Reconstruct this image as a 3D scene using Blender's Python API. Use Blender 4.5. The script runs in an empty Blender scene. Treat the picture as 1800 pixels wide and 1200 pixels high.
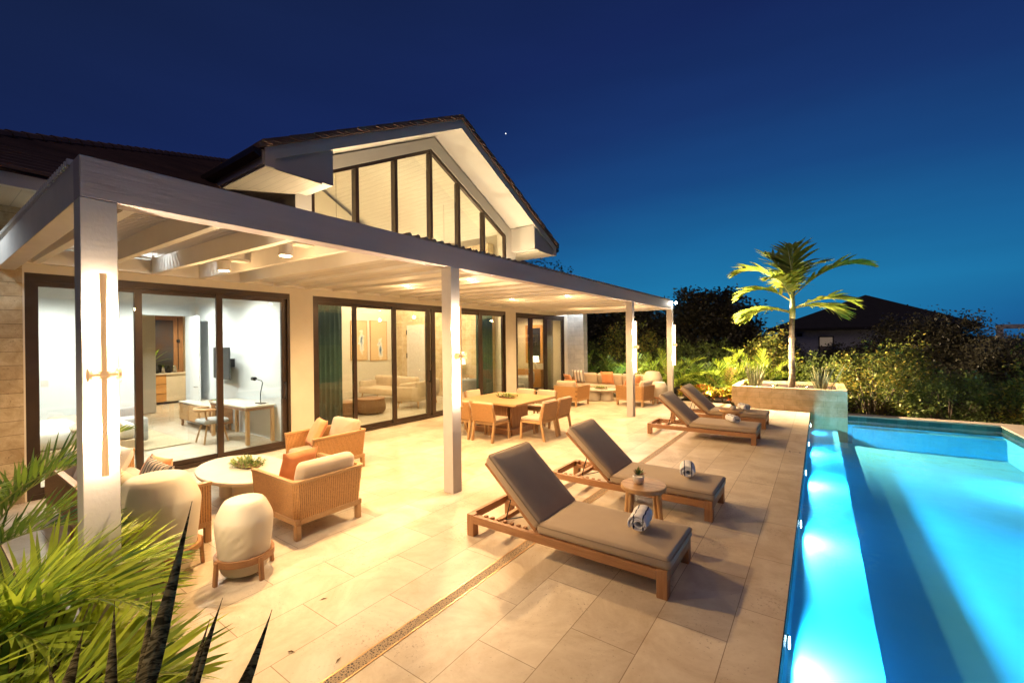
import bpy, math, random
from mathutils import Vector, Matrix
random.seed(7)
R = math.radians
PI = math.pi
sc = bpy.context.scene
COL = sc.collection

# ------------------------------------------------------------------ camera
cam_d = bpy.data.cameras.new('camera'); cam = bpy.data.objects.new('camera', cam_d); COL.objects.link(cam)
cam_d.sensor_width = 36.0; cam_d.sensor_fit = 'HORIZONTAL'; cam_d.lens = 15.198
cam_d.clip_start = 0.05; cam_d.clip_end = 3000
yaw, pit, rol = 0.617957111, -0.00105438980, -0.0118327838
F = Vector((-math.sin(yaw)*math.cos(pit), math.cos(yaw)*math.cos(pit), math.sin(pit)))
Rt = Vector((math.cos(yaw), math.sin(yaw), 0)); U = Rt.cross(F)
r_ = Rt*math.cos(rol)+U*math.sin(rol); u_ = -Rt*math.sin(rol)+U*math.cos(rol)
m = Matrix.Identity(4)
for i in range(3):
    m[i][0] = r_[i]; m[i][1] = u_[i]; m[i][2] = -F[i]
m[2][3] = 2.1
cam.matrix_world = m
sc.camera = cam

# ------------------------------------------------------------------ render settings
sc.view_settings.view_transform = 'Standard'; sc.view_settings.look = 'None'
sc.view_settings.exposure = 0.0; sc.view_settings.gamma = 1.0
sc.render.engine = 'CYCLES'
sc.cycles.use_denoising = True
sc.cycles.max_bounces = 8; sc.cycles.diffuse_bounces = 5; sc.cycles.glossy_bounces = 3
sc.cycles.transmission_bounces = 4; sc.cycles.transparent_max_bounces = 16
sc.cycles.sample_clamp_indirect = 4.0
sc.cycles.caustics_reflective = False; sc.cycles.caustics_refractive = False
sc.cycles.use_adaptive_sampling = True

# ------------------------------------------------------------------ dusk sky
w = bpy.data.worlds.new('World'); sc.world = w; w.use_nodes = True
nt = w.node_tree; N = nt.nodes; L = nt.links
bg = N['Background']
geo = N.new('ShaderNodeTexCoord')
nrm = N.new('ShaderNodeVectorMath'); nrm.operation = 'NORMALIZE'; L.new(geo.outputs['Generated'], nrm.inputs[0])
sep = N.new('ShaderNodeSeparateXYZ'); L.new(nrm.outputs[0], sep.inputs[0])
def wm(op, a, b=None, c=None):
    n = N.new('ShaderNodeMath'); n.operation = op
    for i, v in enumerate((a, b, c)):
        if v is None: continue
        if isinstance(v, (int, float)): n.inputs[i].default_value = v
        else: L.new(v, n.inputs[i])
    return n.outputs[0]
# afterglow sits low on the horizon towards this heading
gx, gy = 0.02, 1.0
dt = N.new('ShaderNodeVectorMath'); dt.operation = 'DOT_PRODUCT'; L.new(nrm.outputs[0], dt.inputs[0]); dt.inputs[1].default_value = (-0.10, 0.985, 0.10)
away = wm('SUBTRACT', 1.0, dt.outputs['Value'])
el = wm('ABSOLUTE', sep.outputs['Z'])
f = wm('ADD', wm('MULTIPLY', el, 0.80), wm('MULTIPLY', away, 0.50))
low = wm('MULTIPLY', wm('MAXIMUM', wm('SUBTRACT', 0.10, el), 0.0), wm('MAXIMUM', wm('ADD', wm('MULTIPLY', sep.outputs['X'], 4.0), 0.2), 0.0))
f = wm('ADD', f, wm('MULTIPLY', low, 1.6))
cr = N.new('ShaderNodeValToRGB'); L.new(f, cr.inputs[0])
e = cr.color_ramp.elements
stops = [(0.0, (0.020, 0.200, 0.400)), (0.09, (0.013, 0.185, 0.400)), (0.17, (0.011, 0.130, 0.330)),
         (0.27, (0.010, 0.066, 0.225)), (0.38, (0.009, 0.034, 0.145)), (0.52, (0.0078, 0.020, 0.100)), (0.75, (0.0075, 0.0165, 0.066)), (1.0, (0.0065, 0.014, 0.050))]
e[0].position = stops[0][0]; e[0].color = (*stops[0][1], 1)
e[1].position = stops[-1][0]; e[1].color = (*stops[-1][1], 1)
for p, c in stops[1:-1]:
    x = e.new(p); x.color = (*c, 1)
cm = N.new('ShaderNodeMapping'); L.new(nrm.outputs[0], cm.inputs[0]); cm.inputs['Scale'].default_value = (1.2, 1.2, 7.0)
nz = N.new('ShaderNodeTexNoise'); L.new(cm.outputs[0], nz.inputs['Vector']); nz.inputs['Scale'].default_value = 2.2; nz.inputs['Detail'].default_value = 3
mx = N.new('ShaderNodeVectorMath'); mx.operation = 'SCALE'; L.new(cr.outputs[0], mx.inputs[0])
L.new(wm('ADD', 0.88, wm('MULTIPLY', nz.outputs['Fac'], 0.24)), mx.inputs['Scale'])
L.new(mx.outputs[0], bg.inputs['Color']); bg.inputs['Strength'].default_value = 1.0

# ------------------------------------------------------------------ lights
# very soft fill sun from behind the camera, added to lift the dark roof
sd_ = bpy.data.lights.new('fill_sun', 'SUN'); sd_.energy = 0.30; sd_.angle = R(70); sd_.color = (1.0, 0.74, 0.66)
so_ = bpy.data.objects.new('fill_sun', sd_); COL.objects.link(so_); so_.rotation_euler = Vector((-0.28, 0.45, -0.85)).to_track_quat('-Z', 'Y').to_euler()
WARM = (1.0, 0.63, 0.29); WARM2 = (1.0, 0.74, 0.46); COOL = (0.80, 0.92, 1.0); POOLC = (0.085, 0.60, 1.0)
def lamp(name, kind, loc, power, color, parent=None, target=None, size=0.05, angle=150, blend=0.6):
    d = bpy.data.lights.new(name, kind); d.energy = power*4.4; d.color = color
    if kind in ('SPOT', 'POINT'): d.shadow_soft_size = size
    if kind == 'SPOT': d.spot_size = R(angle); d.spot_blend = blend
    o = bpy.data.objects.new(name, d); COL.objects.link(o); o.location = loc
    if target is not None:
        o.rotation_euler = (Vector(target)-Vector(loc)).to_track_quat('-Z', 'Y').to_euler()
    if parent: o.parent = parent
    return o

# ------------------------------------------------------------------ materials
def newmat(name):
    m = bpy.data.materials.new(name); m.use_nodes = True
    return m, m.node_tree.nodes, m.node_tree.links, m.node_tree.nodes['Principled BSDF']
def mat(name, c1, c2=None, rough=0.6, scale=8, stretch=(1, 1, 1), bump=0.0, bscale=None, metal=0, spec=0.5, detail=6, sheen=0, rand=0, island=0, lo=0.35, hi=0.65):
    m, n, l, p = newmat(name)
    c2 = c2 or tuple(v*0.82 for v in c1)
    tc = n.new('ShaderNodeTexCoord'); mp = n.new('ShaderNodeMapping'); l.new(tc.outputs['Object'], mp.inputs[0]); mp.inputs['Scale'].default_value = stretch
    oi = n.new('ShaderNodeObjectInfo')
    nz = n.new('ShaderNodeTexNoise'); nz.noise_dimensions = '4D'; l.new(mp.outputs[0], nz.inputs['Vector']); l.new(oi.outputs['Random'], nz.inputs['W'])
    nz.inputs['Scale'].default_value = scale; nz.inputs['Detail'].default_value = detail; nz.inputs['Roughness'].default_value = 0.62
    r = n.new('ShaderNodeValToRGB'); l.new(nz.outputs['Fac'], r.inputs[0])
    r.color_ramp.elements[0].position = lo; r.color_ramp.elements[1].position = hi
    r.color_ramp.elements[0].color = (*c2, 1); r.color_ramp.elements[1].color = (*c1, 1)
    out = r.outputs[0]
    if rand or island:
        h = n.new('ShaderNodeHueSaturation'); l.new(out, h.inputs['Color'])
        src = oi.outputs['Random']
        if island:
            g = n.new('ShaderNodeNewGeometry'); src = g.outputs['Random Per Island']
        a = n.new('ShaderNodeMapRange'); l.new(src, a.inputs[0]); k = island or rand
        a.inputs['To Min'].default_value = 1-k; a.inputs['To Max'].default_value = 1+k
        l.new(a.outputs[0], h.inputs['Value']); out = h.outputs[0]
    l.new(out, p.inputs['Base Color'])
    p.inputs['Roughness'].default_value = rough; p.inputs['Metallic'].default_value = metal
    p.inputs['Specular IOR Level'].default_value = spec
    if sheen: p.inputs['Sheen Weight'].default_value = sheen
    if bump:
        nb = n.new('ShaderNodeTexNoise'); l.new(mp.outputs[0], nb.inputs['Vector']); nb.inputs['Scale'].default_value = bscale or scale*4; nb.inputs['Detail'].default_value = 5
        b = n.new('ShaderNodeBump'); b.inputs['Strength'].default_value = bump; b.inputs['Distance'].default_value = 0.01
        l.new(nb.outputs['Fac'], b.inputs['Height']); l.new(b.outputs[0], p.inputs['Normal'])
    return m
def wood(name, c1, c2, axis=0, rough=0.45, rand=0.12, sc_=3.0):
    st = [14, 14, 14]; st[axis] = 1.2
    return mat(name, c1, c2, rough=rough, scale=sc_, stretch=tuple(st), bump=0.15, bscale=sc_*2, rand=rand)
def emis(name, color, s, base=(0.8, 0.8, 0.8)):
    m, n, l, p = newmat(name)
    p.inputs['Base Color'].default_value = (*base, 1); p.inputs['Emission Color'].default_value = (*color, 1); p.inputs['Emission Strength'].default_value = s
    return m
def brickmat(name, cols, width, height, mortar, vec, offset=0.5, mcol=(0.3, 0.25, 0.18), rough=0.6, bump=0.25, nscale=3.0, pits=0.3, spec=0.4, vein=0.0, shift=(0, 0)):
    """tiles or coursed stone; vec tells how world x,y,z feed the pattern's u,v"""
    m, n, l, p = newmat(name)
    tc = n.new('ShaderNodeTexCoord'); s = n.new('ShaderNodeSeparateXYZ'); l.new(tc.outputs['Object'], s.inputs[0])
    def lin(ws, off):
        acc = None
        for i, k in enumerate(ws):
            if not k: continue
            mm = n.new('ShaderNodeMath'); mm.operation = 'MULTIPLY'; l.new(s.outputs[i], mm.inputs[0]); mm.inputs[1].default_value = k
            if acc is None: acc = mm.outputs[0]
            else:
                a = n.new('ShaderNodeMath'); a.operation = 'ADD'; l.new(acc, a.inputs[0]); l.new(mm.outputs[0], a.inputs[1]); acc = a.outputs[0]
        a = n.new('ShaderNodeMath'); a.operation = 'ADD'; l.new(acc, a.inputs[0]); a.inputs[1].default_value = off
        return a.outputs[0]
    cb = n.new('ShaderNodeCombineXYZ'); l.new(lin(vec[0], shift[0]), cb.inputs[0]); l.new(lin(vec[1], shift[1]), cb.inputs[1])
    b = n.new('ShaderNodeTexBrick'); l.new(cb.outputs[0], b.inputs['Vector'])
    b.offset = offset; b.inputs['Scale'].default_value = 1.0; b.inputs['Brick Width'].default_value = width; b.inputs['Row Height'].default_value = height
    b.inputs['Mortar Size'].default_value = mortar; b.inputs['Mortar Smooth'].default_value = 0.3; b.inputs['Bias'].default_value = 0.0
    b.inputs['Color1'].default_value = (*cols[0], 1); b.inputs['Color2'].default_value = (*cols[1], 1); b.inputs['Mortar'].default_value = (*mcol, 1)
    nz = n.new('ShaderNodeTexNoise'); l.new(tc.outputs['Object'], nz.inputs['Vector']); nz.inputs['Scale'].default_value = nscale; nz.inputs['Detail'].default_value = 8; nz.inputs['Roughness'].default_value = 0.7
    nz.inputs['Distortion'].default_value = 0.6
    r = n.new('ShaderNodeValToRGB'); l.new(nz.outputs['Fac'], r.inputs[0]); r.color_ramp.elements[0].position = 0.3; r.color_ramp.elements[1].position = 0.62
    r.color_ramp.elements[0].color = (*cols[2], 1); r.color_ramp.elements[1].color = (1, 1, 1, 1)
    mu = n.new('ShaderNodeMix'); mu.data_type = 'RGBA'; mu.blend_type = 'MULTIPLY'; mu.inputs[0].default_value = 1.0
    l.new(b.outputs['Color'], mu.inputs[6]); l.new(r.outputs[0], mu.inputs[7])
    out = mu.outputs[2]
    # pits and worm holes of the stone
    vo = n.new('ShaderNodeTexNoise'); l.new(tc.outputs['Object'], vo.inputs['Vector']); vo.inputs['Scale'].default_value = 34; vo.inputs['Detail'].default_value = 4; vo.inputs['Roughness'].default_value = 0.75
    big = n.new('ShaderNodeTexNoise'); l.new(tc.outputs['Object'], big.inputs['Vector']); big.inputs['Scale'].default_value = 1.7; big.inputs['Detail'].default_value = 2
    a = n.new('ShaderNodeMath'); a.operation = 'MULTIPLY_ADD'; l.new(big.outputs['Fac'], a.inputs[0]); a.inputs[1].default_value = 0.35; l.new(vo.outputs['Fac'], a.inputs[2])
    pr = n.new('ShaderNodeValToRGB'); l.new(a.outputs[0], pr.inputs[0]); pr.color_ramp.elements[0].position = 0.79; pr.color_ramp.elements[1].position = 0.85
    mk = n.new('ShaderNodeMix'); mk.data_type = 'RGBA'; mm = n.new('ShaderNodeMath'); mm.operation = 'MULTIPLY'; l.new(pr.outputs[0], mm.inputs[0]); mm.inputs[1].default_value = pits
    l.new(mm.outputs[0], mk.inputs[0]); l.new(out, mk.inputs[6]); mk.inputs[7].default_value = (*mcol, 1)
    l.new(mk.outputs[2], p.inputs['Base Color'])
    # relief
    inv = n.new('ShaderNodeMath'); inv.operation = 'SUBTRACT'; inv.inputs[0].default_value = 1.0; l.new(b.outputs['Fac'], inv.inputs[1])
    h = n.new('ShaderNodeMath'); h.operation = 'MULTIPLY_ADD'; l.new(vo.outputs['Fac'], h.inputs[0]); h.inputs[1].default_value = 0.35; l.new(inv.outputs[0], h.inputs[2])
    h2 = n.new('ShaderNodeMath'); h2.operation = 'SUBTRACT'; l.new(h.outputs[0], h2.inputs[0]); l.new(mm.outputs[0], h2.inputs[1])
    bp = n.new('ShaderNodeBump'); bp.inputs['Strength'].default_value = bump; bp.inputs['Distance'].default_value = 0.012; l.new(h2.outputs[0], bp.inputs['Height']); l.new(bp.outputs[0], p.inputs['Normal'])
    p.inputs['Roughness'].default_value = rough; p.inputs['Specular IOR Level'].default_value = spec
    return m
def wicker(name, c1, c2, rib=0.046):
    m, n, l, p = newmat(name)
    tc = n.new('ShaderNodeTexCoord'); s = n.new('ShaderNodeSeparateXYZ'); l.new(tc.outputs['Object'], s.inputs[0])
    def op(o, a, b=None):
        x = n.new('ShaderNodeMath'); x.operation = o
        for i, v in enumerate((a, b)):
            if v is None: continue
            if isinstance(v, (int, float)): x.inputs[i].default_value = v
            else: l.new(v, x.inputs[i])
        return x.outputs[0]
    u = op('MULTIPLY', op('ADD', s.outputs[0], s.outputs[1]), 2*PI/rib)
    v = op('MULTIPLY', s.outputs[2], 2*PI/0.022)
    su = op('ABSOLUTE', op('SINE', u)); sv = op('ABSOLUTE', op('SINE', op('ADD', v, op('MULTIPLY', op('SIGN', op('SINE', u)), 1.57))))
    h = op('ADD', op('MULTIPLY', su, 0.65), op('MULTIPLY', sv, 0.35))
    nz = n.new('ShaderNodeTexNoise'); l.new(tc.outputs['Object'], nz.inputs['Vector']); nz.inputs['Scale'].default_value = 60; nz.inputs['Detail'].default_value = 4
    h = op('ADD', h, op('MULTIPLY', op('SUBTRACT', nz.outputs['Fac'], 0.5), 0.9))
    r = n.new('ShaderNodeValToRGB'); l.new(h, r.inputs[0]); r.color_ramp.elements[0].position = 0.12; r.color_ramp.elements[1].position = 0.75
    r.color_ramp.elements[0].color = (*c2, 1); r.color_ramp.elements[1].color = (*c1, 1)
    l.new(r.outputs[0], p.inputs['Base Color']); p.inputs['Roughness'].default_value = 0.55
    b = n.new('ShaderNodeBump'); b.inputs['Strength'].default_value = 0.7; b.inputs['Distance'].default_value = 0.006; l.new(h, b.inputs['Height']); l.new(b.outputs[0], p.inputs['Normal'])
    return m
def leafmat(name, c1, c2, trans=0.35, island=0.4, rough=0.45, scale=2.0, tip=None):
    m, n, l, p = newmat(name)
    g = n.new('ShaderNodeNewGeometry'); tc = n.new('ShaderNodeTexCoord')
    nz = n.new('ShaderNodeTexNoise'); l.new(tc.outputs['Object'], nz.inputs['Vector']); nz.inputs['Scale'].default_value = scale; nz.inputs['Detail'].default_value = 3
    a = n.new('ShaderNodeMath'); a.operation = 'MULTIPLY_ADD'; l.new(g.outputs['Random Per Island'], a.inputs[0]); a.inputs[1].default_value = 0.6; l.new(nz.outputs['Fac'], a.inputs[2])
    r = n.new('ShaderNodeValToRGB'); l.new(a.outputs[0], r.inputs[0]); r.color_ramp.elements[0].position = 0.45; r.color_ramp.elements[1].position = 1.05
    r.color_ramp.elements[0].color = (*c2, 1); r.color_ramp.elements[1].color = (*c1, 1)
    if tip:
        x = r.color_ramp.elements.new(0.98); x.color = (*c1, 1); r.color_ramp.elements[2].color = (*tip, 1)
    l.new(r.outputs[0], p.inputs['Base Color']); p.inputs['Roughness'].default_value = rough
    t = n.new('ShaderNodeBsdfTranslucent'); l.new(r.outputs[0], t.inputs[0])
    mx = n.new('ShaderNodeMixShader'); mx.inputs[0].default_value = trans
    l.new(p.outputs[0], mx.inputs[1]); l.new(t.outputs[0], mx.inputs[2]); l.new(mx.outputs[0], n['Material Output'].inputs[0])
    return m
def glassmat(name, tint=(0.93, 0.97, 0.95), ior=1.52, rough=0.0, gain=1.0):
    m, n, l, p = newmat(name); n.remove(p)
    t = n.new('ShaderNodeBsdfTransparent'); t.inputs[0].default_value = (*tint, 1)
    g = n.new('ShaderNodeBsdfGlossy'); g.inputs['Roughness'].default_value = rough
    # reflectance from the angle of incidence, the same from either side of the thin pane
    ge = n.new('ShaderNodeNewGeometry'); fr = n.new('ShaderNodeVectorMath'); fr.operation = 'DOT_PRODUCT'; l.new(ge.outputs['Incoming'], fr.inputs[0]); l.new(ge.outputs['Normal'], fr.inputs[1])
    def op(o, a, b=None):
        x = n.new('ShaderNodeMath'); x.operation = o
        for i, v in enumerate((a, b)):
            if v is None: continue
            if isinstance(v, (int, float)): x.inputs[i].default_value = v
            else: l.new(v, x.inputs[i])
        return x.outputs[0]
    f0 = ((ior-1)/(ior+1))**2
    mm = n.new('ShaderNodeMath'); mm.operation = 'MULTIPLY'; mm.use_clamp = True; mm.inputs[1].default_value = gain
    l.new(op('ADD', op('MULTIPLY', op('POWER', op('SUBTRACT', 1.0, op('ABSOLUTE', fr.outputs['Value'])), 5.0), 1-f0), f0), mm.inputs[0])
    mx = n.new('ShaderNodeMixShader'); l.new(mm.outputs[0], mx.inputs[0]); l.new(t.outputs[0], mx.inputs[1]); l.new(g.outputs[0], mx.inputs[2])
    l.new(mx.outputs[0], n['Material Output'].inputs[0])
    return m, n, l, g, fr

PLASTER = mat('cream_plaster', (0.72, 0.66, 0.54), (0.66, 0.60, 0.49), rough=0.85, scale=2.5, bump=0.06, bscale=60)
FASCIA_SHADED = mat('shaded_fascia_paint', (0.47, 0.41, 0.41), (0.40, 0.35, 0.35), rough=0.6, scale=1.6, stretch=(1, .35, 3), bump=0.14, bscale=14)  # pergola paint with the beam's mauve shade put into its colour
PAINT = mat('pergola_paint', (0.66, 0.61, 0.56), (0.58, 0.54, 0.50), rough=0.6, scale=3, stretch=(1, 1, 1), bump=0.10, bscale=40)
PAINT2 = mat('rafter_paint', (0.84, 0.79, 0.70), (0.80, 0.75, 0.66), rough=0.6, scale=3, bump=0.08, bscale=30)
GABLE = mat('gable_paint', (0.74, 0.70, 0.62), (0.70, 0.66, 0.58), rough=0.6, scale=1.5, bump=0.03)
WHITEWALL = mat('white_wall_paint', (0.74, 0.77, 0.79), (0.72, 0.75, 0.77), rough=0.8, scale=2)
WARMWALL = mat('cream_wall_paint', (0.70, 0.64, 0.52), (0.67, 0.61, 0.49), rough=0.8, scale=2)
BRONZE = mat('dark_bronze', (0.050, 0.030, 0.020), (0.036, 0.022, 0.014), rough=0.35, scale=4, metal=0.3)
ROOFT = mat('roof_tile', (0.20, 0.115, 0.08), (0.11, 0.065, 0.05), rough=0.85, scale=1.2, stretch=(1, 1, 3), bump=0.5, bscale=30)
TRAV = brickmat('travertine_tiles', ((0.76, 0.665, 0.51), (0.62, 0.53, 0.395), (0.70, 0.62, 0.52)), 0.96, 0.48, 0.0034,
                ((0, 1, 0), (1, 0, 0)), mcol=(0.34, 0.25, 0.16), rough=0.42, bump=0.35, nscale=1.6, pits=0.75, spec=0.35, shift=(0.07, 0.06))
INFLOOR = brickmat('interior_tiles', ((0.66, 0.60, 0.50), (0.62, 0.56, 0.46), (0.86, 0.82, 0.76)), 0.9, 0.9, 0.002, ((0, 1, 0), (1, 0, 0)), mcol=(0.4, 0.34, 0.26), rough=0.25, bump=0.08, pits=0.0, offset=0.0)
STONE = brickmat('coursed_limestone', ((0.60, 0.49, 0.32), (0.47, 0.36, 0.22), (0.62, 0.55, 0.44)), 0.62, 0.185, 0.004, ((1, 1, 0), (0, 0, 1)), mcol=(0.26, 0.19, 0.11), rough=0.8, bump=0.8, nscale=5, pits=0.7)
PLSTONE = brickmat('planter_limestone', ((0.84, 0.64, 0.38), (0.72, 0.52, 0.28), (0.66, 0.56, 0.42)), 0.62, 0.165, 0.0025, ((1, 1, 0), (0, 0, 1)), mcol=(0.36, 0.27, 0.16), rough=0.75, bump=0.4, nscale=2.2, pits=0.5)
TEAK = wood('teak_lengthwise', (0.42, 0.215, 0.095), (0.30, 0.14, 0.058), axis=0)
TEAKY = wood('teak_crosswise', (0.42, 0.215, 0.095), (0.30, 0.14, 0.058), axis=1)
TEAKZ = wood('teak_upright', (0.42, 0.215, 0.095), (0.30, 0.14, 0.058), axis=2)
TEAKL = wood('pale_teak', (0.54, 0.33, 0.15), (0.43, 0.245, 0.105), axis=0)
TEAKLZ = wood('pale_teak_upright', (0.54, 0.33, 0.15), (0.43, 0.245, 0.105), axis=2)
WICKER = wicker('golden_wicker', (0.56, 0.30, 0.11), (0.13, 0.055, 0.018))
WICKERD = wicker('dark_wicker', (0.24, 0.13, 0.06), (0.05, 0.028, 0.014), rib=0.05)
TAUPE = mat('taupe_canvas', (0.44, 0.34, 0.235), (0.40, 0.305, 0.21), rough=0.9, scale=3, bump=0.1, bscale=220, sheen=0.15)
BEIGE = mat('beige_canvas', (0.58, 0.46, 0.32), (0.52, 0.41, 0.28), rough=0.9, scale=5, bump=0.12, bscale=180, sheen=0.2)
WHITEF = mat('white_cotton', (0.78, 0.77, 0.74), (0.70, 0.69, 0.66), rough=0.9, scale=6, bump=0.15, bscale=40)
GREYF = mat('grey_fabric', (0.42, 0.44, 0.45), (0.36, 0.38, 0.39), rough=0.9, scale=9, bump=0.1, bscale=120)
CORAL = mat('coral_fabric', (0.80, 0.36, 0.16), (0.72, 0.29, 0.11), rough=0.9, scale=7, bump=0.15, bscale=120, sheen=0.2)
CERAM = mat('cream_ceramic', (0.70, 0.62, 0.47), (0.66, 0.58, 0.43), rough=0.5, scale=2, bump=0.12, bscale=9)
CONC = mat('cream_concrete', (0.70, 0.64, 0.53), (0.64, 0.58, 0.47), rough=0.6, scale=4, bump=0.05)
POT = mat('white_glaze', (0.70, 0.66, 0.60), (0.62, 0.56, 0.50), rough=0.3, scale=10)
BRASS = mat('brushed_brass', (0.62, 0.38, 0.18), (0.52, 0.31, 0.14), rough=0.38, metal=0.85, scale=30, stretch=(1, 1, 6))
BLACK = mat('black_metal', (0.018, 0.018, 0.018), (0.012, 0.012, 0.012), rough=0.4, metal=0.4)
CHROME = mat('satin_steel', (0.55, 0.55, 0.55), (0.5, 0.5, 0.5), rough=0.25, metal=1)
SCREEN = mat('dark_screen', (0.02, 0.022, 0.025), (0.016, 0.018, 0.02), rough=0.4)
SOIL = mat('dark_soil', (0.06, 0.035, 0.022), (0.025, 0.015, 0.010), rough=0.95, scale=20, bump=0.8, bscale=50)
GROUND = mat('dark_ground', (0.055, 0.048, 0.028), (0.030, 0.030, 0.016), rough=0.95, scale=0.8, bump=0.5, bscale=10)
TEAL = mat('teal_curtain_cloth', (0.09, 0.155, 0.145), (0.07, 0.13, 0.12), rough=0.9, scale=4)
SHEER = mat('sheer_cloth', (0.55, 0.47, 0.34), (0.5, 0.42, 0.3), rough=0.9)
POOLP = mat('pool_plaster', (0.15, 0.74, 0.95), (0.12, 0.71, 0.94), rough=0.7, scale=1.3, bump=0.03)
POOLT = brickmat('pool_waterline_tiles', ((0.045, 0.12, 0.10), (0.025, 0.075, 0.065), (0.7, 0.7, 0.7)), 0.2, 0.6, 0.004, ((1, 1, 0), (0, 0, 1)), mcol=(0.02, 0.04, 0.04), rough=0.25, bump=0.2, pits=0.1, offset=0.0, shift=(0, 0.3))
BARK = mat('palm_bark', (0.52, 0.44, 0.33), (0.30, 0.23, 0.16), rough=0.9, scale=3, stretch=(1, 1, 9), bump=0.5, bscale=12)
BRANCH = mat('shrub_bark', (0.20, 0.15, 0.10), (0.10, 0.07, 0.05), rough=0.9, scale=6, bump=0.4)
STALK = mat('palm_stalk', (0.36, 0.38, 0.10), (0.26, 0.30, 0.07), rough=0.5, scale=4)
PALML = leafmat('palm_leaf', (0.40, 0.46, 0.055), (0.115, 0.20, 0.022), trans=0.4)
ARECA = leafmat('areca_leaf', (0.46, 0.56, 0.05), (0.06, 0.14, 0.015), trans=0.45)
ARECAG = leafmat('areca_leaf_green', (0.24, 0.36, 0.05), (0.05, 0.12, 0.02), trans=0.4)
DRYLEAF = leafmat('dry_frond', (0.50, 0.30, 0.12), (0.34, 0.17, 0.06), trans=0.3)
SHRUBL = leafmat('shrub_leaf', (0.20, 0.25, 0.05), (0.05, 0.085, 0.02), trans=0.3, scale=1.2)
SHRUBY = leafmat('yellow_green_leaf', (0.32, 0.34, 0.06), (0.07, 0.11, 0.02), trans=0.3, scale=1.2, tip=(0.50, 0.38, 0.06))
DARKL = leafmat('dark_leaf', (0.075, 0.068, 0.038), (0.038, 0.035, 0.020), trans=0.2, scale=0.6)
CROTON = leafmat('croton_leaf', (0.78, 0.60, 0.05), (0.20, 0.22, 0.02), trans=0.25, tip=(0.70, 0.16, 0.03), scale=5)
SUCC = leafmat('succulent_leaf', (0.30, 0.36, 0.10), (0.07, 0.13, 0.04), trans=0.15, scale=9)
REDL = leafmat('red_leaf', (0.45, 0.09, 0.05), (0.20, 0.05, 0.04), trans=0.2)
PINK = leafmat('pink_petal', (0.75, 0.25, 0.35), (0.6, 0.14, 0.22), trans=0.3)
ROPE = mat('brown_rope', (0.20, 0.12, 0.06), (0.12, 0.07, 0.035), rough=0.9, scale=30)
RUG = mat('woven_rug', (0.50, 0.42, 0.28), (0.42, 0.34, 0.22), rough=0.95, scale=30, bump=0.3)
CABW = wood('cabinet_wood', (0.56, 0.30, 0.10), (0.44, 0.22, 0.07), axis=1)
WALN = wood('walnut', (0.26, 0.13, 0.06), (0.18, 0.09, 0.04), axis=0)
GLASS, *_ = glassmat('pane_glass', gain=1.7)

def snakemat():
    m, n, l, p = newmat('snake_plant_leaf')
    tc = n.new('ShaderNodeTexCoord'); mp = n.new('ShaderNodeMapping'); l.new(tc.outputs['Object'], mp.inputs[0]); mp.inputs['Scale'].default_value = (14, 14, 34)
    nz = n.new('ShaderNodeTexNoise'); l.new(mp.outputs[0], nz.inputs['Vector']); nz.inputs['Scale'].default_value = 1.3; nz.inputs['Detail'].default_value = 4; nz.inputs['Distortion'].default_value = 1.2
    r = n.new('ShaderNodeValToRGB'); l.new(nz.outputs['Fac'], r.inputs[0]); r.color_ramp.elements[0].position = 0.42; r.color_ramp.elements[1].position = 0.60
    r.color_ramp.elements[0].color = (0.030, 0.025, 0.012, 1); r.color_ramp.elements[1].color = (0.20, 0.165, 0.085, 1)
    l.new(r.outputs[0], p.inputs['Base Color']); p.inputs['Roughness'].default_value = 0.85; p.inputs['Specular IOR Level'].default_value = 0.05
    return m
SNAKE = snakemat()
SNAKEL = leafmat('pale_snake_leaf', (0.48, 0.46, 0.24), (0.14, 0.19, 0.08), trans=0.1, scale=14)
def stripes(name, ax, period, cols, pos, rough=0.9, phase=0.0):
    m, n, l, p = newmat(name)
    tc = n.new('ShaderNodeTexCoord'); s = n.new('ShaderNodeSeparateXYZ'); l.new(tc.outputs['Object'], s.inputs[0])
    a = n.new('ShaderNodeMath'); a.operation = 'MULTIPLY_ADD'; l.new(s.outputs[ax], a.inputs[0]); a.inputs[1].default_value = 1/period; a.inputs[2].default_value = 100+phase
    fr = n.new('ShaderNodeMath'); fr.operation = 'FRACT'; l.new(a.outputs[0], fr.inputs[0])
    r = n.new('ShaderNodeValToRGB'); r.color_ramp.interpolation = 'CONSTANT'; l.new(fr.outputs[0], r.inputs[0])
    r.color_ramp.elements[0].color = (*cols[0], 1); r.color_ramp.elements[0].position = 0
    r.color_ramp.elements[1].color = (*cols[1], 1); r.color_ramp.elements[1].position = pos[0]
    for c, q in zip(cols[2:], pos[1:]):
        x = r.color_ramp.elements.new(q); x.color = (*c, 1)
    l.new(r.outputs[0], p.inputs['Base Color']); p.inputs['Roughness'].default_value = rough
    nb = n.new('ShaderNodeTexNoise'); l.new(tc.outputs['Object'], nb.inputs['Vector']); nb.inputs['Scale'].default_value = 90
    b = n.new('ShaderNodeBump'); b.inputs['Strength'].default_value = 0.35; b.inputs['Distance'].default_value = 0.01; l.new(nb.outputs['Fac'], b.inputs['Height']); l.new(b.outputs[0], p.inputs['Normal'])
    return m
STRIPE = stripes('grey_striped_cloth', 0, 0.13, ((0.78, 0.74, 0.68), (0.30, 0.27, 0.25)), (0.55,), phase=0.1)
STRIPED = stripes('dark_striped_cloth', 0, 0.17, ((0.62, 0.53, 0.42), (0.05, 0.05, 0.06), (0.45, 0.36, 0.28), (0.08, 0.08, 0.09)), (0.30, 0.44, 0.82))
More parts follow.
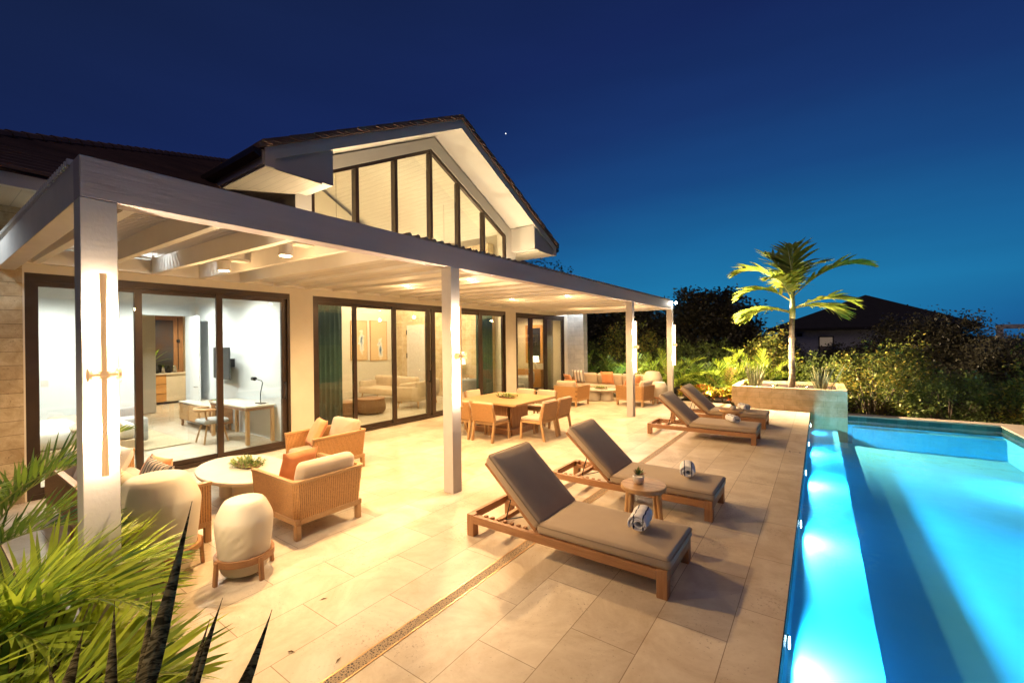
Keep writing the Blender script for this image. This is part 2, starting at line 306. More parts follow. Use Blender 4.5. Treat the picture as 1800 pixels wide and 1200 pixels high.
TOWEL = stripes('striped_towel', 0, 0.07, ((0.80, 0.80, 0.80), (0.035, 0.045, 0.10), (0.80, 0.80, 0.80)), (0.62, 0.76), phase=0.2)
def boardmat(name, c1, c2, ax, period, rough=0.6):
    """painted tongue-and-groove boards: joint lines across one axis"""
    m, n, l, p = newmat(name)
    tc = n.new('ShaderNodeTexCoord'); s = n.new('ShaderNodeSeparateXYZ'); l.new(tc.outputs['Object'], s.inputs[0])
    a = n.new('ShaderNodeMath'); a.operation = 'MULTIPLY_ADD'; l.new(s.outputs[ax], a.inputs[0]); a.inputs[1].default_value = 1/period; a.inputs[2].default_value = 100
    fr = n.new('ShaderNodeMath'); fr.operation = 'FRACT'; l.new(a.outputs[0], fr.inputs[0])
    lt = n.new('ShaderNodeMath'); lt.operation = 'LESS_THAN'; l.new(fr.outputs[0], lt.inputs[0]); lt.inputs[1].default_value = 0.045
    st = [9, 9, 9]; st[1-ax if ax < 2 else 0] = 0.8
    mp = n.new('ShaderNodeMapping'); l.new(tc.outputs['Object'], mp.inputs[0]); mp.inputs['Scale'].default_value = st
    nz = n.new('ShaderNodeTexNoise'); l.new(mp.outputs[0], nz.inputs['Vector']); nz.inputs['Scale'].default_value = 2.5; nz.inputs['Detail'].default_value = 5
    r = n.new('ShaderNodeValToRGB'); l.new(nz.outputs['Fac'], r.inputs[0]); r.color_ramp.elements[0].position = 0.3; r.color_ramp.elements[1].position = 0.7
    r.color_ramp.elements[0].color = (*c2, 1); r.color_ramp.elements[1].color = (*c1, 1)
    mk = n.new('ShaderNodeMix'); mk.data_type = 'RGBA'; l.new(lt.outputs[0], mk.inputs[0]); l.new(r.outputs[0], mk.inputs[6]); mk.inputs[7].default_value = (*[v*0.7 for v in c2], 1)
    l.new(mk.outputs[2], p.inputs['Base Color']); p.inputs['Roughness'].default_value = rough
    return m
SOFFIT = boardmat('soffit_boards', (0.66, 0.60, 0.47), (0.60, 0.54, 0.42), 1, 0.165)
CEILB = boardmat('ceiling_boards', (0.74, 0.69, 0.58), (0.66, 0.61, 0.50), 1, 0.14)
PCEIL = boardmat('pergola_ceiling_boards', (0.84, 0.79, 0.70), (0.80, 0.75, 0.66), 1, 0.33)

# ------------------------------------------------------------------ mesh helpers
class M:
    def __init__(s): s.v = []; s.f = []
    def add(s, vs, fs):
        o = len(s.v); s.v += [tuple(x) for x in vs]; s.f += [tuple(i+o for i in q) for q in fs]; return s
    def box(s, a, b):
        x0, y0, z0 = a; x1, y1, z1 = b
        return s.add([(x0,y0,z0),(x1,y0,z0),(x1,y1,z0),(x0,y1,z0),(x0,y0,z1),(x1,y0,z1),(x1,y1,z1),(x0,y1,z1)],
                     [(0,3,2,1),(4,5,6,7),(0,1,5,4),(1,2,6,5),(2,3,7,6),(3,0,4,7)])
    def bar(s, p, q, w, h, up=(0, 0, 1)):
        """box from p to q, w across and h along up"""
        p = Vector(p); q = Vector(q); d = (q-p).normalized(); up = Vector(up)
        sd = d.cross(up)
        if sd.length < 1e-4: sd = d.cross(Vector((0, 1, 0)))
        sd.normalize(); up2 = sd.cross(d)
        vs = [c+sd*a*w/2+up2*b*h/2 for c in (p, q) for a, b in ((-1,-1),(1,-1),(1,1),(-1,1))]
        return s.add(vs, [(0,3,2,1),(4,5,6,7),(0,1,5,4),(1,2,6,5),(2,3,7,6),(3,0,4,7)])
    def tube(s, pts, rad, n=8, cap=True):
        pts = [Vector(p) for p in pts]
        if isinstance(rad, (int, float)): rad = [rad]*len(pts)
        vs = []; ref = None
        for i, p in enumerate(pts):
            d = (pts[min(i+1, len(pts)-1)]-pts[max(i-1, 0)]).normalized()
            if ref is None: ref = d.orthogonal().normalized()
            else: ref = (ref-d*ref.dot(d)).normalized()
            b = d.cross(ref)
            for k in range(n):
                a = 2*PI*k/n; vs.append(p+(ref*math.cos(a)+b*math.sin(a))*rad[i])
        fs = [(i*n+k, i*n+(k+1)%n, (i+1)*n+(k+1)%n, (i+1)*n+k) for i in range(len(pts)-1) for k in range(n)]
        if cap: fs += [tuple(reversed(range(n))), tuple(range((len(pts)-1)*n, len(pts)*n))]
        return s.add(vs, fs)
    def lathe(s, prof, c=(0, 0, 0), n=32, sx=1, sy=1):
        vs = [(c[0]+r*sx*math.cos(2*PI*k/n), c[1]+r*sy*math.sin(2*PI*k/n), c[2]+z) for r, z in prof for k in range(n)]
        fs = [(i*n+k, i*n+(k+1)%n, (i+1)*n+(k+1)%n, (i+1)*n+k) for i in range(len(prof)-1) for k in range(n)]
        fs += [tuple(reversed(range(n))), tuple(range((len(prof)-1)*n, len(prof)*n))]
        return s.add(vs, fs)
    def prism(s, poly, axis, a, b):
        """poly is 2-D in the two other axes (in xyz order), extruded from a to b along axis"""
        n = len(poly)
        def P(u, v, t):
            q = [u, v]; q.insert(axis, t); return tuple(q)
        vs = [P(u, v, a) for u, v in poly]+[P(u, v, b) for u, v in poly]
        fs = [tuple(range(n)), tuple(reversed(range(n, 2*n)))]+[(k, k+n, (k+1)%n+n, (k+1)%n) for k in range(n)]
        return s.add(vs, fs)
    def pillow(s, c, sx, sy, t, rot=(0, 0, 0), n=12):
        mt = Matrix.Rotation(rot[2], 3, 'Z') @ Matrix.Rotation(rot[1], 3, 'Y') @ Matrix.Rotation(rot[0], 3, 'X')
        vs = []; fs = []
        for side in (1, -1):
            for i in range(n+1):
                for j in range(n+1):
                    u = -1+2*i/n; v = -1+2*j/n
                    uu = math.copysign(abs(u)**0.9, u); vv = math.copysign(abs(v)**0.9, v)
                    k = 1-0.07*(1-abs(v)**3)*abs(u)**2; k2 = 1-0.07*(1-abs(u)**3)*abs(v)**2
                    z = side*t/2*((1-u**4)*(1-v**4))**0.5*(0.93+0.07*math.sin(7*u+5*v+c[0]*9))
                    vs.append(Vector(c)+mt @ Vector((uu*sx/2*k, vv*sy/2*k2, z)))
        o = (n+1)**2
        for i in range(n):
            for j in range(n):
                a = i*(n+1)+j
                fs.append((a, a+n+1, a+n+2, a+1)); fs.append((o+a, o+a+1, o+a+n+2, o+a+n+1))
        return s.add(vs, fs)
    def slab(s, c, sz, rot=(0, 0, 0), r=0.03, puff=0.0, n=10):
        """upholstered slab with rounded edges and a slight crown"""
        mt = Matrix.Rotation(rot[2], 3, 'Z') @ Matrix.Rotation(rot[1], 3, 'Y') @ Matrix.Rotation(rot[0], 3, 'X')
        hx, hy, hz = [q/2 for q in sz]
        def ring(k):
            ins = r*(1-math.cos(k)); up = r*math.sin(k); return ins, up
        def rrect(ins, z, crown):
            out = []
            rr = r*1.2
            for cx, cy, a0 in ((1, 1, 0), (-1, 1, PI/2), (-1, -1, PI), (1, -1, 3*PI/2)):
                for q in range(4):
                    a = a0+PI/2*q/3; rad = max(rr-ins, 0.002)
                    out.append(Vector((cx*(hx-rr)+math.cos(a)*rad, cy*(hy-rr)+math.sin(a)*rad, z)))
            return out
        rings = []
        for k in (-PI/2, -PI/4, 0, PI/4, PI/2):
            ins = r*(1-math.cos(k)); z = math.sin(k)*r+(hz-r if k > 0 else (-hz+r if k < 0 else 0))
            if k == 0:
                rings.append(rrect(0, -hz+r, 0)); rings.append(rrect(0, hz-r, 0))
            else: rings.append(rrect(ins, z, 0))
        for q in (0.75, 0.4):
            rings.append([Vector((p.x*q, p.y*q, hz+puff*(1-q*q))) for p in rings[5]])
        m_ = 16; vs = [Vector(c)+mt @ p for rg in rings for p in rg]
        fs = [(i*m_+k, i*m_+(k+1)%m_, (i+1)*m_+(k+1)%m_, (i+1)*m_+k) for i in range(len(rings)-1) for k in range(m_)]
        fs += [tuple(reversed(range(m_))), tuple(range((len(rings)-1)*m_, len(rings)*m_))]
        return s.add(vs, fs)
    def xf(s, mt):
        s.v = [tuple(mt @ Vector(v)) for v in s.v]; return s

def make(name, mb, material, parent=None, smooth=False, bevel=0, loc=None, rot=None, seg=2):
    me = bpy.data.meshes.new(name); me.from_pydata(mb.v, [], mb.f); me.validate(); me.update()
    me.materials.append(material)
    if smooth:
        for p in me.polygons: p.use_smooth = True
    o = bpy.data.objects.new(name, me); COL.objects.link(o)
    if parent: o.parent = parent
    if loc: o.location = loc
    if rot: o.rotation_euler = rot
    if bevel:
        b = o.modifiers.new('bevel', 'BEVEL'); b.width = bevel; b.segments = seg; b.limit_method = 'ANGLE'
    return o
def tag(o, label=None, cat=None, group=None, kind=None):
    if label: o['label'] = label
    if cat: o['category'] = cat
    if group: o['group'] = group
    if kind: o['kind'] = kind
    return o
def thing(name, label, cat, loc=(0, 0, 0), rz=0, group=None):
    o = bpy.data.objects.new(name, None); COL.objects.link(o); o.location = loc; o.rotation_euler = (0, 0, rz); o.empty_display_size = 0.1
    return tag(o, label, cat, group)
def dup(root, loc=None, rz=None, label=None, group=None, scale=None):
    c = root.copy(); COL.objects.link(c)
    if loc is not None: c.location = loc
    if rz is not None: c.rotation_euler = (0, 0, rz)
    if scale: c.scale = scale
    if label: c['label'] = label
    if group: c['group'] = group
    for ch in list(root.children):
        d = ch.copy(); COL.objects.link(d); d.parent = c
        for g in list(ch.children):
            k = g.copy(); COL.objects.link(k); k.parent = d
    return c
# ================================================================== THE SETTING
WX = -8.76                      # plane of the long facade
def st(name, mb, material, **k): return tag(make(name, mb, material, **k), kind='structure')
st('ground', M().add([(-700,-300,-1.35),(700,-300,-1.35),(700,900,-1.35),(-700,900,-1.35)], [(0,1,2,3)]), GROUND)
g = M().box((WX, -1.5, -0.3), (-4.0, 16.42, 0)).box((-4.0, -1.5, -0.3), (-2.24, 15.32, 0)).box((-2.24, -1.5, -0.3), (-0.229, 14.80, 0))
st('patio', g, TRAV)
st('garden_bed', M().box((-30, 16.43, -1.3), (-4.0, 26, -0.02)).box((-4.0, 15.33, -1.3), (-2.24, 26, -0.03)).box((-2.24, 17.4, -1.3), (0.6, 26, -0.05)).box((0.6, 15.3, -1.3), (8, 26, -0.35)), SOIL)
st('planting_bed', M().box((-8.7, -1.4, 0.0), (-4.6, 0.55, 0.12)).box((-4.6, -1.4, 0.0), (-1.35, 0.62, 0.30)), SOIL)
st('sea', M().add([(-900,600,-1.0),(900,600,-1.0),(900,2600,-1.0),(-900,2600,-1.0)], [(0,1,2,3)]), mat('night_sea', (0.01, 0.03, 0.06), rough=0.3))
# pool
PY0, PY1, PX1 = -3.0, 14.80, 3.45
basin = M().add([(-0.228,PY0,-0.45),(0.38,PY0,-0.45),(0.38,PY1,-0.45),(-0.228,PY1,-0.45)], [(0,1,2,3)])
basin.add([(0.38,PY0,-0.76),(PX1,PY0,-0.76),(PX1,PY1,-0.76),(0.38,PY1,-0.76)], [(0,1,2,3)])
basin.add([(0.38,PY0,-0.76),(0.38,PY1,-0.76),(0.38,PY1,-0.45),(0.38,PY0,-0.45)], [(0,1,2,3)])
basin.box((-0.40, PY0, -1.0), (-0.226, PY1, -0.155)).box((0.61, PY1, -1.0), (PX1+0.3, PY1+0.3, -0.26)).box((PX1, PY0, -1.0), (PX1+0.3, PY1, -0.26)).box((-0.4, PY0-0.3, -1.0), (PX1+0.3, PY0, -0.1))
basin.box((0.7, PY1-0.30, -0.76), (PX1, PY1, -0.30))
st('pool_basin', basin, POOLP)
st('pool_tile_band', M().box((-0.2285, PY0, -0.15), (-0.222, PY1, -0.003)).box((0.61, PY1-0.01, -0.26), (PX1, PY1+0.3, -0.045)).box((PX1-0.01, PY0, -0.26), (PX1+0.3, PY1-0.01, -0.045)), POOLT)
st('pool_coping', M().box((0.625, PY1-0.03, -0.04), (PX1+0.42, PY1+0.34, 0.0)).box((PX1-0.03, PY0, -0.04), (PX1+0.42, PY1-0.033, 0.0)), mat('coping_stone', (0.56, 0.46, 0.35), (0.48, 0.38, 0.28), rough=0.6, scale=5, bump=0.2), bevel=0.006)
WM, n, l, g_, fr = glassmat('pool_water', tint=(0.86, 0.98, 1.0), ior=1.33, rough=0.03, gain=1.0)
tc = n.new('ShaderNodeTexCoord'); mp = n.new('ShaderNodeMapping'); l.new(tc.outputs['Object'], mp.inputs[0]); mp.inputs['Scale'].default_value = (1.2, 0.9, 1)
nz = n.new('ShaderNodeTexNoise'); l.new(mp.outputs[0], nz.inputs[0]); nz.inputs['Scale'].default_value = 2.2; nz.inputs['Detail'].default_value = 3
bp = n.new('ShaderNodeBump'); bp.inputs['Strength'].default_value = 0.22; bp.inputs['Distance'].default_value = 0.05; l.new(nz.outputs['Fac'], bp.inputs['Height'])
l.new(bp.outputs[0], g_.inputs['Normal']); l.new(bp.outputs[0], fr.inputs[1])
st('pool_water', M().add([(-0.2215,PY0,-0.10),(PX1-0.012,PY0,-0.10),(PX1-0.012,PY1-0.012,-0.10),(-0.2215,PY1-0.012,-0.10)], [(0,1,2,3)]), WM)
PLENS = emis('pool_lens', (0.75, 0.95, 1.0), 30)
order = ['nearest the camera', 'second from the camera', 'third from the camera', 'fourth from the camera', 'fifth from the camera', 'beside the raised planter']
for i, y in enumerate((1.3, 3.95, 6.55, 9.1, 11.6, 14.1)):
    t = thing('pool_light', 'round underwater light in the terrace side pool wall, '+order[i], 'pool light', (-0.2255, y, -0.255), 0, 'underwater lights along the pool ledge')
    make('bezel', M().tube([(0, 0, 0), (0.012, 0, 0)], 0.055, 20), CHROME, t)
    make('lens', M().tube([(0.0125, 0, 0), (0.02, 0, 0)], 0.042, 20), PLENS, t)
    lamp('lamp', 'SPOT', (0.035, 0, 0.0), (140 if y < 11 else 62 if y < 14 else 6), POOLC, t, None, 0.03, 178, 0.12).rotation_euler = (0, R(-90), 0)

for i, y in enumerate((0.4, 4.2, 8.0, 11.6)):  # lamps added out of view to fill the dark side of the pool
    t = thing('pool_light', 'unseen fill light added in the outer pool wall, '+order[i], 'pool light', (PX1-0.005, y, -0.40), 0, 'added fill lights in the outer pool wall')
    make('bezel', M().tube([(0, 0, 0), (-0.012, 0, 0)], 0.055, 20), CHROME, t)
    make('lens', M().tube([(-0.0125, 0, 0), (-0.02, 0, 0)], 0.042, 20), PLENS, t)
    lamp('lamp', 'SPOT', (-0.035, 0, 0.0), 75, (0.05, 0.42, 1.0), t, None, 0.03, 140, 0.5).rotation_euler = (0, R(28), 0)

# ================================================================== THE VILLA
V = thing('villa', 'cream single storey villa with glazed gable, dark tiled roof and sliding glass doors', 'house')
def vp(name, mb, material, **k): return make(name, mb, material, V, **k)
# front wall: piers and headers
T = 0.2
fw = M()
for a, b in ((0.932, 0.95), (4.55, 5.04), (11.97, 12.57), (16.15, 16.42)):
    fw.box((WX-T, a, 0), (WX, b, 3.11))
fw.box((WX-T, 0.932, 3.11), (WX, 4.69, 4.0)).box((WX-T, 4.69, 3.11), (WX, 12.63, 4.35)).box((WX-T, 12.63, 3.11), (WX, 16.42, 4.0))
vp('wall', fw, PLASTER)
# gable wall round the big window
def zs(y, top=7.83): return top-0.503*abs(y-8.67)
gw = M().prism([(4.69, 4.35), (5.04, 4.35), (5.04, 5.69), (4.69, zs(4.69))], 0, WX-T, WX)
gw.prism([(12.06, 4.35), (12.63, 4.35), (12.63, zs(12.63)), (12.06, 5.74)], 0, WX-T, WX)
gw.prism([(5.04, 5.69), (8.57, 7.48), (8.67, 7.83), (4.69, zs(4.69))], 0, WX-T, WX)
gw.prism([(8.57, 7.48), (12.06, 5.74), (12.63, zs(12.63)), (8.67, 7.83)], 0, WX-T, WX)
gw.box((-15, 4.69, 4.0), (WX-T, 4.80, 6.0)).box((-15, 12.52, 4.0), (WX-T, 12.63, 6.0))
vp('gable_wall', gw, GABLE)
# gable window
win = vp('gable_window', M(), BRONZE)
gf = M()
def zt(y): return 7.48-0.503*abs(y-8.57) if y < 8.57 else 7.48-0.499*(y-8.57)
fx0, fx1 = WX-0.12, WX-0.02
for a, b in ((5.045, 8.57), (8.57, 12.055)):
    pass
gf.prism([(5.045, zt(5.045)), (8.57, 7.48), (12.055, zt(12.055)), (12.055, zt(12.055)-0.09), (8.57, 7.38), (5.045, zt(5.045)-0.09)], 0, fx0, fx1)
gf.box((fx0+0.002, 5.045, 4.36), (fx1+0.002, 5.12, zt(5.12)-0.08)).box((fx0+0.002, 11.98, 4.36), (fx1+0.002, 12.055, zt(11.98)-0.08))
for y in (6.17, 7.32, 8.55, 9.69, 10.87):
    gf.box((fx0-0.05, y-0.045, 4.36), (fx1+0.01, y+0.045, zt(y)-0.07))
gf.box((fx0+0.001, 5.12, 4.355), (fx1+0.001, 11.98, 4.44))
win.data = bpy.data.meshes.new('gable_window'); win.data.from_pydata(gf.v, [], gf.f); win.data.materials.append(BRONZE)
ys = [5.12, 6.17, 7.32, 8.55, 9.69, 10.87, 11.98]
for a, b in zip(ys[:-1], ys[1:]):
    a2, b2 = a+0.02, b-0.02
    make('pane', M().prism([(a2, 4.4), (b2, 4.4), (b2, zt(b2)-0.06), (a2, zt(a2)-0.06)], 0, WX-0.07, WX-0.062), GLASS, win)
# gable roof slab, fascia, soffits, tiles
XR = -7.75
def slabpoly(y0, y1, top, th):
    return [(y0, top-0.503*(8.69-y0)), (8.69, top), (y1, top-0.503*(y1-8.69)), (y1, top-0.503*(y1-8.69)-th), (8.69, top-th), (y0, top-0.503*(8.69-y0)-th)]
roof = vp('roof', M(), ROOFT)
rf = M().prism(slabpoly(3.52, 13.86, 8.14, 0.10), 0, -16.5, XR+0.05)
for k in range(33):                                                 # tile rows step down both slopes
    for sg in (-1, 1):
        d0 = k*0.155; y = 8.69+sg*d0; y2 = 8.69+sg*(d0+0.17)
        z = 8.155-0.503*d0
        rf.prism([(min(y, y2), z if y < y2 else z-0.503*0.17+0.008), (max(y, y2), z-0.503*0.17+0.008 if y < y2 else z), (max(y, y2), z-0.11), (min(y, y2), z-0.11)], 0, XR-0.3-0.02*(k % 2), XR+0.06+0.012*(k % 3))
# main hip roof
A = (-7.42, -1.0, 4.10); B = (-7.42, 3.59, 4.10); B2 = (-10.39, 3.59, 5.585); Vv = (-15.5, 8.69, 8.14); Cc = (-17.1, 8.69, 8.94); S = (-17.1, -1.0, 4.10)
rf.add([A, B, B2, Vv, Cc, S], [(0, 1, 2, 3, 4), (0, 4, 5)])
for k in range(56):                                                 # courses of tiles on the slope above the terrace
    t = 0.17*k; x = -7.42-t; z = 4.10+0.5*t
    y0 = -1.0+t; y1 = 3.59 if t < 2.97 else min(8.69, -6.79-x)
    if y1-y0 < 0.1: break
    rf.add([(x+0.02, y0, z+0.005), (x+0.02, y1, z+0.005), (x-0.17, y1, z+0.095), (x-0.17, y0, z+0.095), (x+0.02, y0, z+0.045), (x+0.02, y1, z+0.045), (x-0.17, y1, z+0.105), (x-0.17, y0, z+0.105)],
           [(0, 1, 5, 4), (4, 5, 6, 7), (0, 4, 7, 3), (1, 2, 6, 5)])
random.seed(3)
for k in range(60):                                                 # hip cap tiles
    t = k*0.17; c = Vector((-7.42-t, -1.0+t, 4.14+0.5*t)); d = Vector((-1, 1, 0.5)).normalized()
    if t > 9.6: break
    rf.tube([c, c+d*0.30], [0.085, 0.065], 8)
roof.data = bpy.data.meshes.new('roof'); roof.data.from_pydata(rf.v, [], rf.f); roof.data.materials.append(ROOFT)
fa = M()
for sg in (-1, 1):
    y0 = 8.69; y1 = 8.69+sg*5.06
    top = lambda y: 8.03-0.503*abs(y-8.69)
    bot = lambda y: 7.80-0.503*abs(y-8.69)
    ye = 8.69+sg*4.95
    poly = [(y0, top(y0)), (y1, top(y1)), (y1, 5.17), (y1-sg*0.17, 5.17), (8.69+sg*4.89, bot(8.69+sg*4.89)), (y0, bot(y0))]
    fa.prism(poly, 0, XR-0.03, XR)
vp('fascia', fa, GABLE)
sf = M().prism(slabpoly(3.66, 13.72, 7.98, 0.10), 0, -16, XR-0.035)
vp('gable_soffit', sf, GABLE)
bx = M().prism([(3.72, 5.20), (4.94, 5.20), (4.94, zs(4.94, 7.86)), (3.72, zs(3.72, 7.86))], 0, WX+0.002, XR-0.05)
vp('eave_box', bx, GABLE); bx = M().prism([(12.35, 5.20), (13.64, 5.20), (13.64, zs(13.64, 7.86)), (12.35, zs(12.35, 7.86))], 0, WX+0.002, XR-0.05)
vp('eave_box', bx, GABLE)
for a_, b_ in (((-15.5, 3.64, 5.165), (XR-0.035, 4.69, 5.195)), ((-15.5, 12.64, 5.165), (XR-0.035, 13.72, 5.195)), ((-12, -1.0, 3.97), (-7.56, 3.59, 3.995)), ((-12, 13.8, 3.97), (-7.56, 18.0, 3.995))): vp('eave_soffit', M().box(a_, b_), SOFFIT)
for y in (3.56, 13.80):
    gt = M()
    s_ = -1 if y < 5 else 1
    gt.prism([(y, 5.42), (y+s_*0.13, 5.44), (y+s_*0.12, 5.35), (y+s_*0.02, 5.29), (y, 5.30)], 0, -14.5, XR+0.01)
    vp('gutter', gt, BRONZE)
vp('eave_fascia', M().box((-15.5, 3.60, 5.20), (XR-0.035, 3.64, 5.45)), GABLE)
vp('eave_fascia', M().box((-7.56, -1.0, 3.93), (-7.47, 3.55, 4.08)), GABLE)
# far wing roof beyond the gable
wr = M().add([(-7.42, 13.9, 4.08), (-7.42, 18.2, 4.08), (-12.5, 13.0, 6.62), (-12.5, 13.9, 6.62)], [(0, 1, 2, 3)]).add([(-7.42, 18.2, 4.08), (-17, 18.2, 4.08), (-12.5, 13.0, 6.62)], [(0, 1, 2)])
vp('wing_roof', wr, ROOFT)
# coursed stone at both ends of the facade
vp('stone_wall', M().box((WX-T, -1.6, -0.02), (WX+0.003, 0.931, 3.968)), STONE)
GREYST = brickmat('pale_limestone', ((0.56, 0.55, 0.52), (0.48, 0.47, 0.45), (0.75, 0.75, 0.75)), 0.5, 0.19, 0.004, ((1, 1, 0), (0, 0, 1)), mcol=(0.3, 0.3, 0.3), rough=0.8, bump=0.6, nscale=4, pits=0.5)
vp('stone_pier', M().box((WX-0.1, 16.43, -0.02), (-8.02, 16.80, 3.968)), GREYST)
# sliding doors
def sliding(y0, y1, mull, name_label, hy, side=1):
    f = make('sliding_door', M(), BRONZE, V)
    b = M(); zt_ = 3.11
    b.box((WX-0.15, y0, 3.00), (WX-0.01, y1, zt_)).box((WX-0.15, y0, -0.01), (WX-0.01, y1, 0.07))
    b.box((WX-0.149, y0, 0.07), (WX-0.011, y0+0.05, 3.00)).box((WX-0.149, y1-0.05, 0.07), (WX-0.011, y1, 3.00))
    edges = [(y0+0.05, y0+0.13)]+mull+[(y1-0.15, y1-0.05)]
    for i, (a, c) in enumerate(edges):
        off = 0.02+0.035*(i % 2)
        b.box((WX-off-0.05, a, 0.07), (WX-off, c, 3.00))
    for i in range(len(edges)-1):
        a = edges[i][1]; c = edges[i+1][0]; off = 0.03+0.03*(i % 2)
        b.box((WX-off-0.04, a, 2.93), (WX-off, c, 3.00)).box((WX-off-0.04, a, 0.07), (WX-off, c, 0.15))
        make('pane', M().box((WX-off-0.024, a-0.01, 0.14), (WX-off-0.018, c+0.01, 2.94)), GLASS, f)
    me = bpy.data.meshes.new('sliding_door'); me.from_pydata(b.v, [], b.f); me.materials.append(BRONZE); f.data = me
    for y in hy:
        h = M().box((WX-0.02, y-0.015, 1.00), (WX+0.035, y+0.015, 1.03)).box((WX-0.02, y-0.015, 1.30), (WX+0.035, y+0.015, 1.33)).box((WX+0.02, y-0.012, 1.00), (WX+0.04, y+0.012, 1.33))
        make('handle', h, BLACK, f)
    f['label'] = name_label
    return f
sliding(0.95, 4.55, [(2.11, 2.21), (3.24, 3.34)], 'dark framed three panel sliding door in front of the white bedroom', [4.44])
sliding(5.04, 11.97, [(6.04, 6.14), (7.15, 7.27), (8.33, 8.48), (8.50, 8.64), (9.55, 9.66), (10.56, 10.72)], 'dark framed six panel sliding door in front of the living room', [8.40])
sliding(12.57, 16.15, [(13.50, 13.76), (14.52, 14.76)], 'dark framed sliding door at the far end of the facade', [])
# interior shell
vp('interior_floor', M().box((-21, -0.5, -0.2), (WX-0.001, 16.42, -0.012)), INFLOOR)
iw = M()
iw.box((-14.25, 0.35, 0), (WX-T, 0.5, 3.5)).box((-14.25, 0.5, 0), (-14.1, 3.52, 3.5)).box((-14.25, 3.52, 2.88), (-14.1, 4.5, 3.5)).box((-14.25, 4.5, 0), (-14.1, 4.69, 3.5))
iw.box((-14.6, 4.691, 0), (WX-T-0.001, 4.76, 3.999))
vp('bedroom_wall', iw, WHITEWALL)
vp('bedroom_ceiling', M().box((-14.2, 0.4, 3.42), (WX-T-0.002, 4.69, 3.5)), WHITEWALL)
vp('corridor_wall', M().box((-19.7, 1.5, 0), (-19.5, 7.0, 3.4)).box((-17.2, 1.6, 0), (-17.0, 4.58, 3.3)).box((-19.5, 1.5, 0), (-14.26, 1.6, 3.4)).box((-19.5, 6.4, 0), (-14.76, 6.5, 3.4)).box((-19.5, 1.6, 3.3), (-14.76, 6.4, 3.4)), WARMWALL)
lw = M().box((-14.75, 4.765, 0), (-14.62, 12.5, 5.6)).prism([(4.8, 5.6), (12.5, 5.6), (8.67, 7.7)], 0, -14.75, -14.62)
lw.box((-14.6, 4.765, 0), (WX-T-0.001, 4.835, 5.91)).box((-14.6, 12.44, 0), (WX-T-0.001, 12.515, 5.98))
vp('living_room_wall', lw, WARMWALL)
LIMEI = brickmat('interior_limestone', ((0.66, 0.54, 0.36), (0.58, 0.46, 0.29), (0.75, 0.66, 0.52)), 0.6, 0.18, 0.003, ((1, 1, 0), (0, 0, 1)), mcol=(0.35, 0.26, 0.15), rough=0.8, bump=0.5, nscale=4, pits=0.4)
vp('chimney_breast', M().box((-14.6, 12.10, 0), (-9.6, 12.43, 5.6)), LIMEI)
vp('living_room_ceiling', M().prism(slabpoly(4.84, 12.43, 7.86, 0.05), 0, -14.6, WX-T-0.004), CEILB)
vp('guest_room_wall', M().box((-13.2, 12.53, 0), (-13.05, 16.5, 3.4)).box((-13.05, 16.35, 0), (WX-T-0.001, 16.42, 3.4)).box((-13.05, 12.53, 0), (WX-T-0.001, 12.6, 3.4)).box((-13.1, 12.6, 3.3), (WX-T-0.001, 16.35, 3.4)), WARMWALL)

# ================================================================== THE PERGOLA
P_ = thing('pergola', 'white painted timber pergola on four square posts along the facade', 'pergola')
def pp(name, mb, material, **k): return make(name, mb, material, P_, **k)
CX0, CX1 = -4.31, -4.13
for a, b in ((0.706, 0.902), (4.372, 4.548), (11.44, 11.62), (15.32, 15.50)):
    pp('column', M().box((CX0, a, 0.0), (CX1, b, 3.129)), PAINT, bevel=0.004)
pp('front_beam', M().box((CX0, 0.706, 3.13), (CX1, 15.50, 3.42)), FASCIA_SHADED, bevel=0.005)
pp('end_beam', M().box((WX+0.004, 0.706, 3.125), (CX0-0.001, 0.87, 3.42)), PAINT, bevel=0.005)
pp('end_beam', M().box((WX+0.004, 15.33, 3.125), (CX0-0.001, 15.50, 3.42)), PAINT, bevel=0.005)
pp('wall_plate', M().box((WX+0.003, 0.871, 3.235), (WX+0.09, 15.329, 3.45)), PAINT2)
ry = [1.05, 1.66, 2.33, 2.98, 3.62]+[3.62+0.62*k for k in range(1, 19)]
for i, y in enumerate(ry):
    w_ = 0.075
    if y > 15.25: break
    m_ = M().add([(CX0-0.001, y-w_/2, 3.165), (CX0-0.001, y+w_/2, 3.165), (CX0-0.001, y+w_/2, 3.40), (CX0-0.001, y-w_/2, 3.40),
                  (WX+0.091, y-w_/2, 3.235), (WX+0.091, y+w_/2, 3.235), (WX+0.091, y+w_/2, 3.47), (WX+0.091, y-w_/2, 3.47)],
                 [(0,1,2,3),(7,6,5,4),(0,4,5,1),(1,5,6,2),(2,6,7,3),(3,7,4,0)])
    pp('rafter', m_, PAINT2)
# solid boarded ceiling from the fourth bay on
pp('ceiling_boards', M().add([(CX0-0.002, 3.66, 3.215), (CX0-0.002, 15.32, 3.215), (WX+0.092, 15.32, 3.285), (WX+0.092, 3.66, 3.285)], [(0,1,2,3)]), PCEIL)
sl = M(); x = -4.42
while x > -8.70:
    z = 3.405+(-4.31-x)*0.0158
    sl.box((x-0.019, 0.69, z), (x+0.019, 3.655, z+0.045)); x -= 0.088
pp('roof_slats', sl, PAINT2)
rt = M(); y = 3.70
while y < 15.3:
    rt.tube([(CX1-0.06, y, 3.447), (WX+0.12, y, 3.53)], 0.036, 8); y += 0.145
rt.add([(CX1-0.10, 3.66, 3.43), (CX1-0.10, 15.32, 3.43), (WX+0.1, 15.32, 3.50), (WX+0.1, 3.66, 3.50)], [(0,1,2,3)])
pp('roof_tiles', rt, mat('pale_roof_tile', (0.52, 0.40, 0.26), (0.40, 0.30, 0.19), rough=0.8, scale=6))

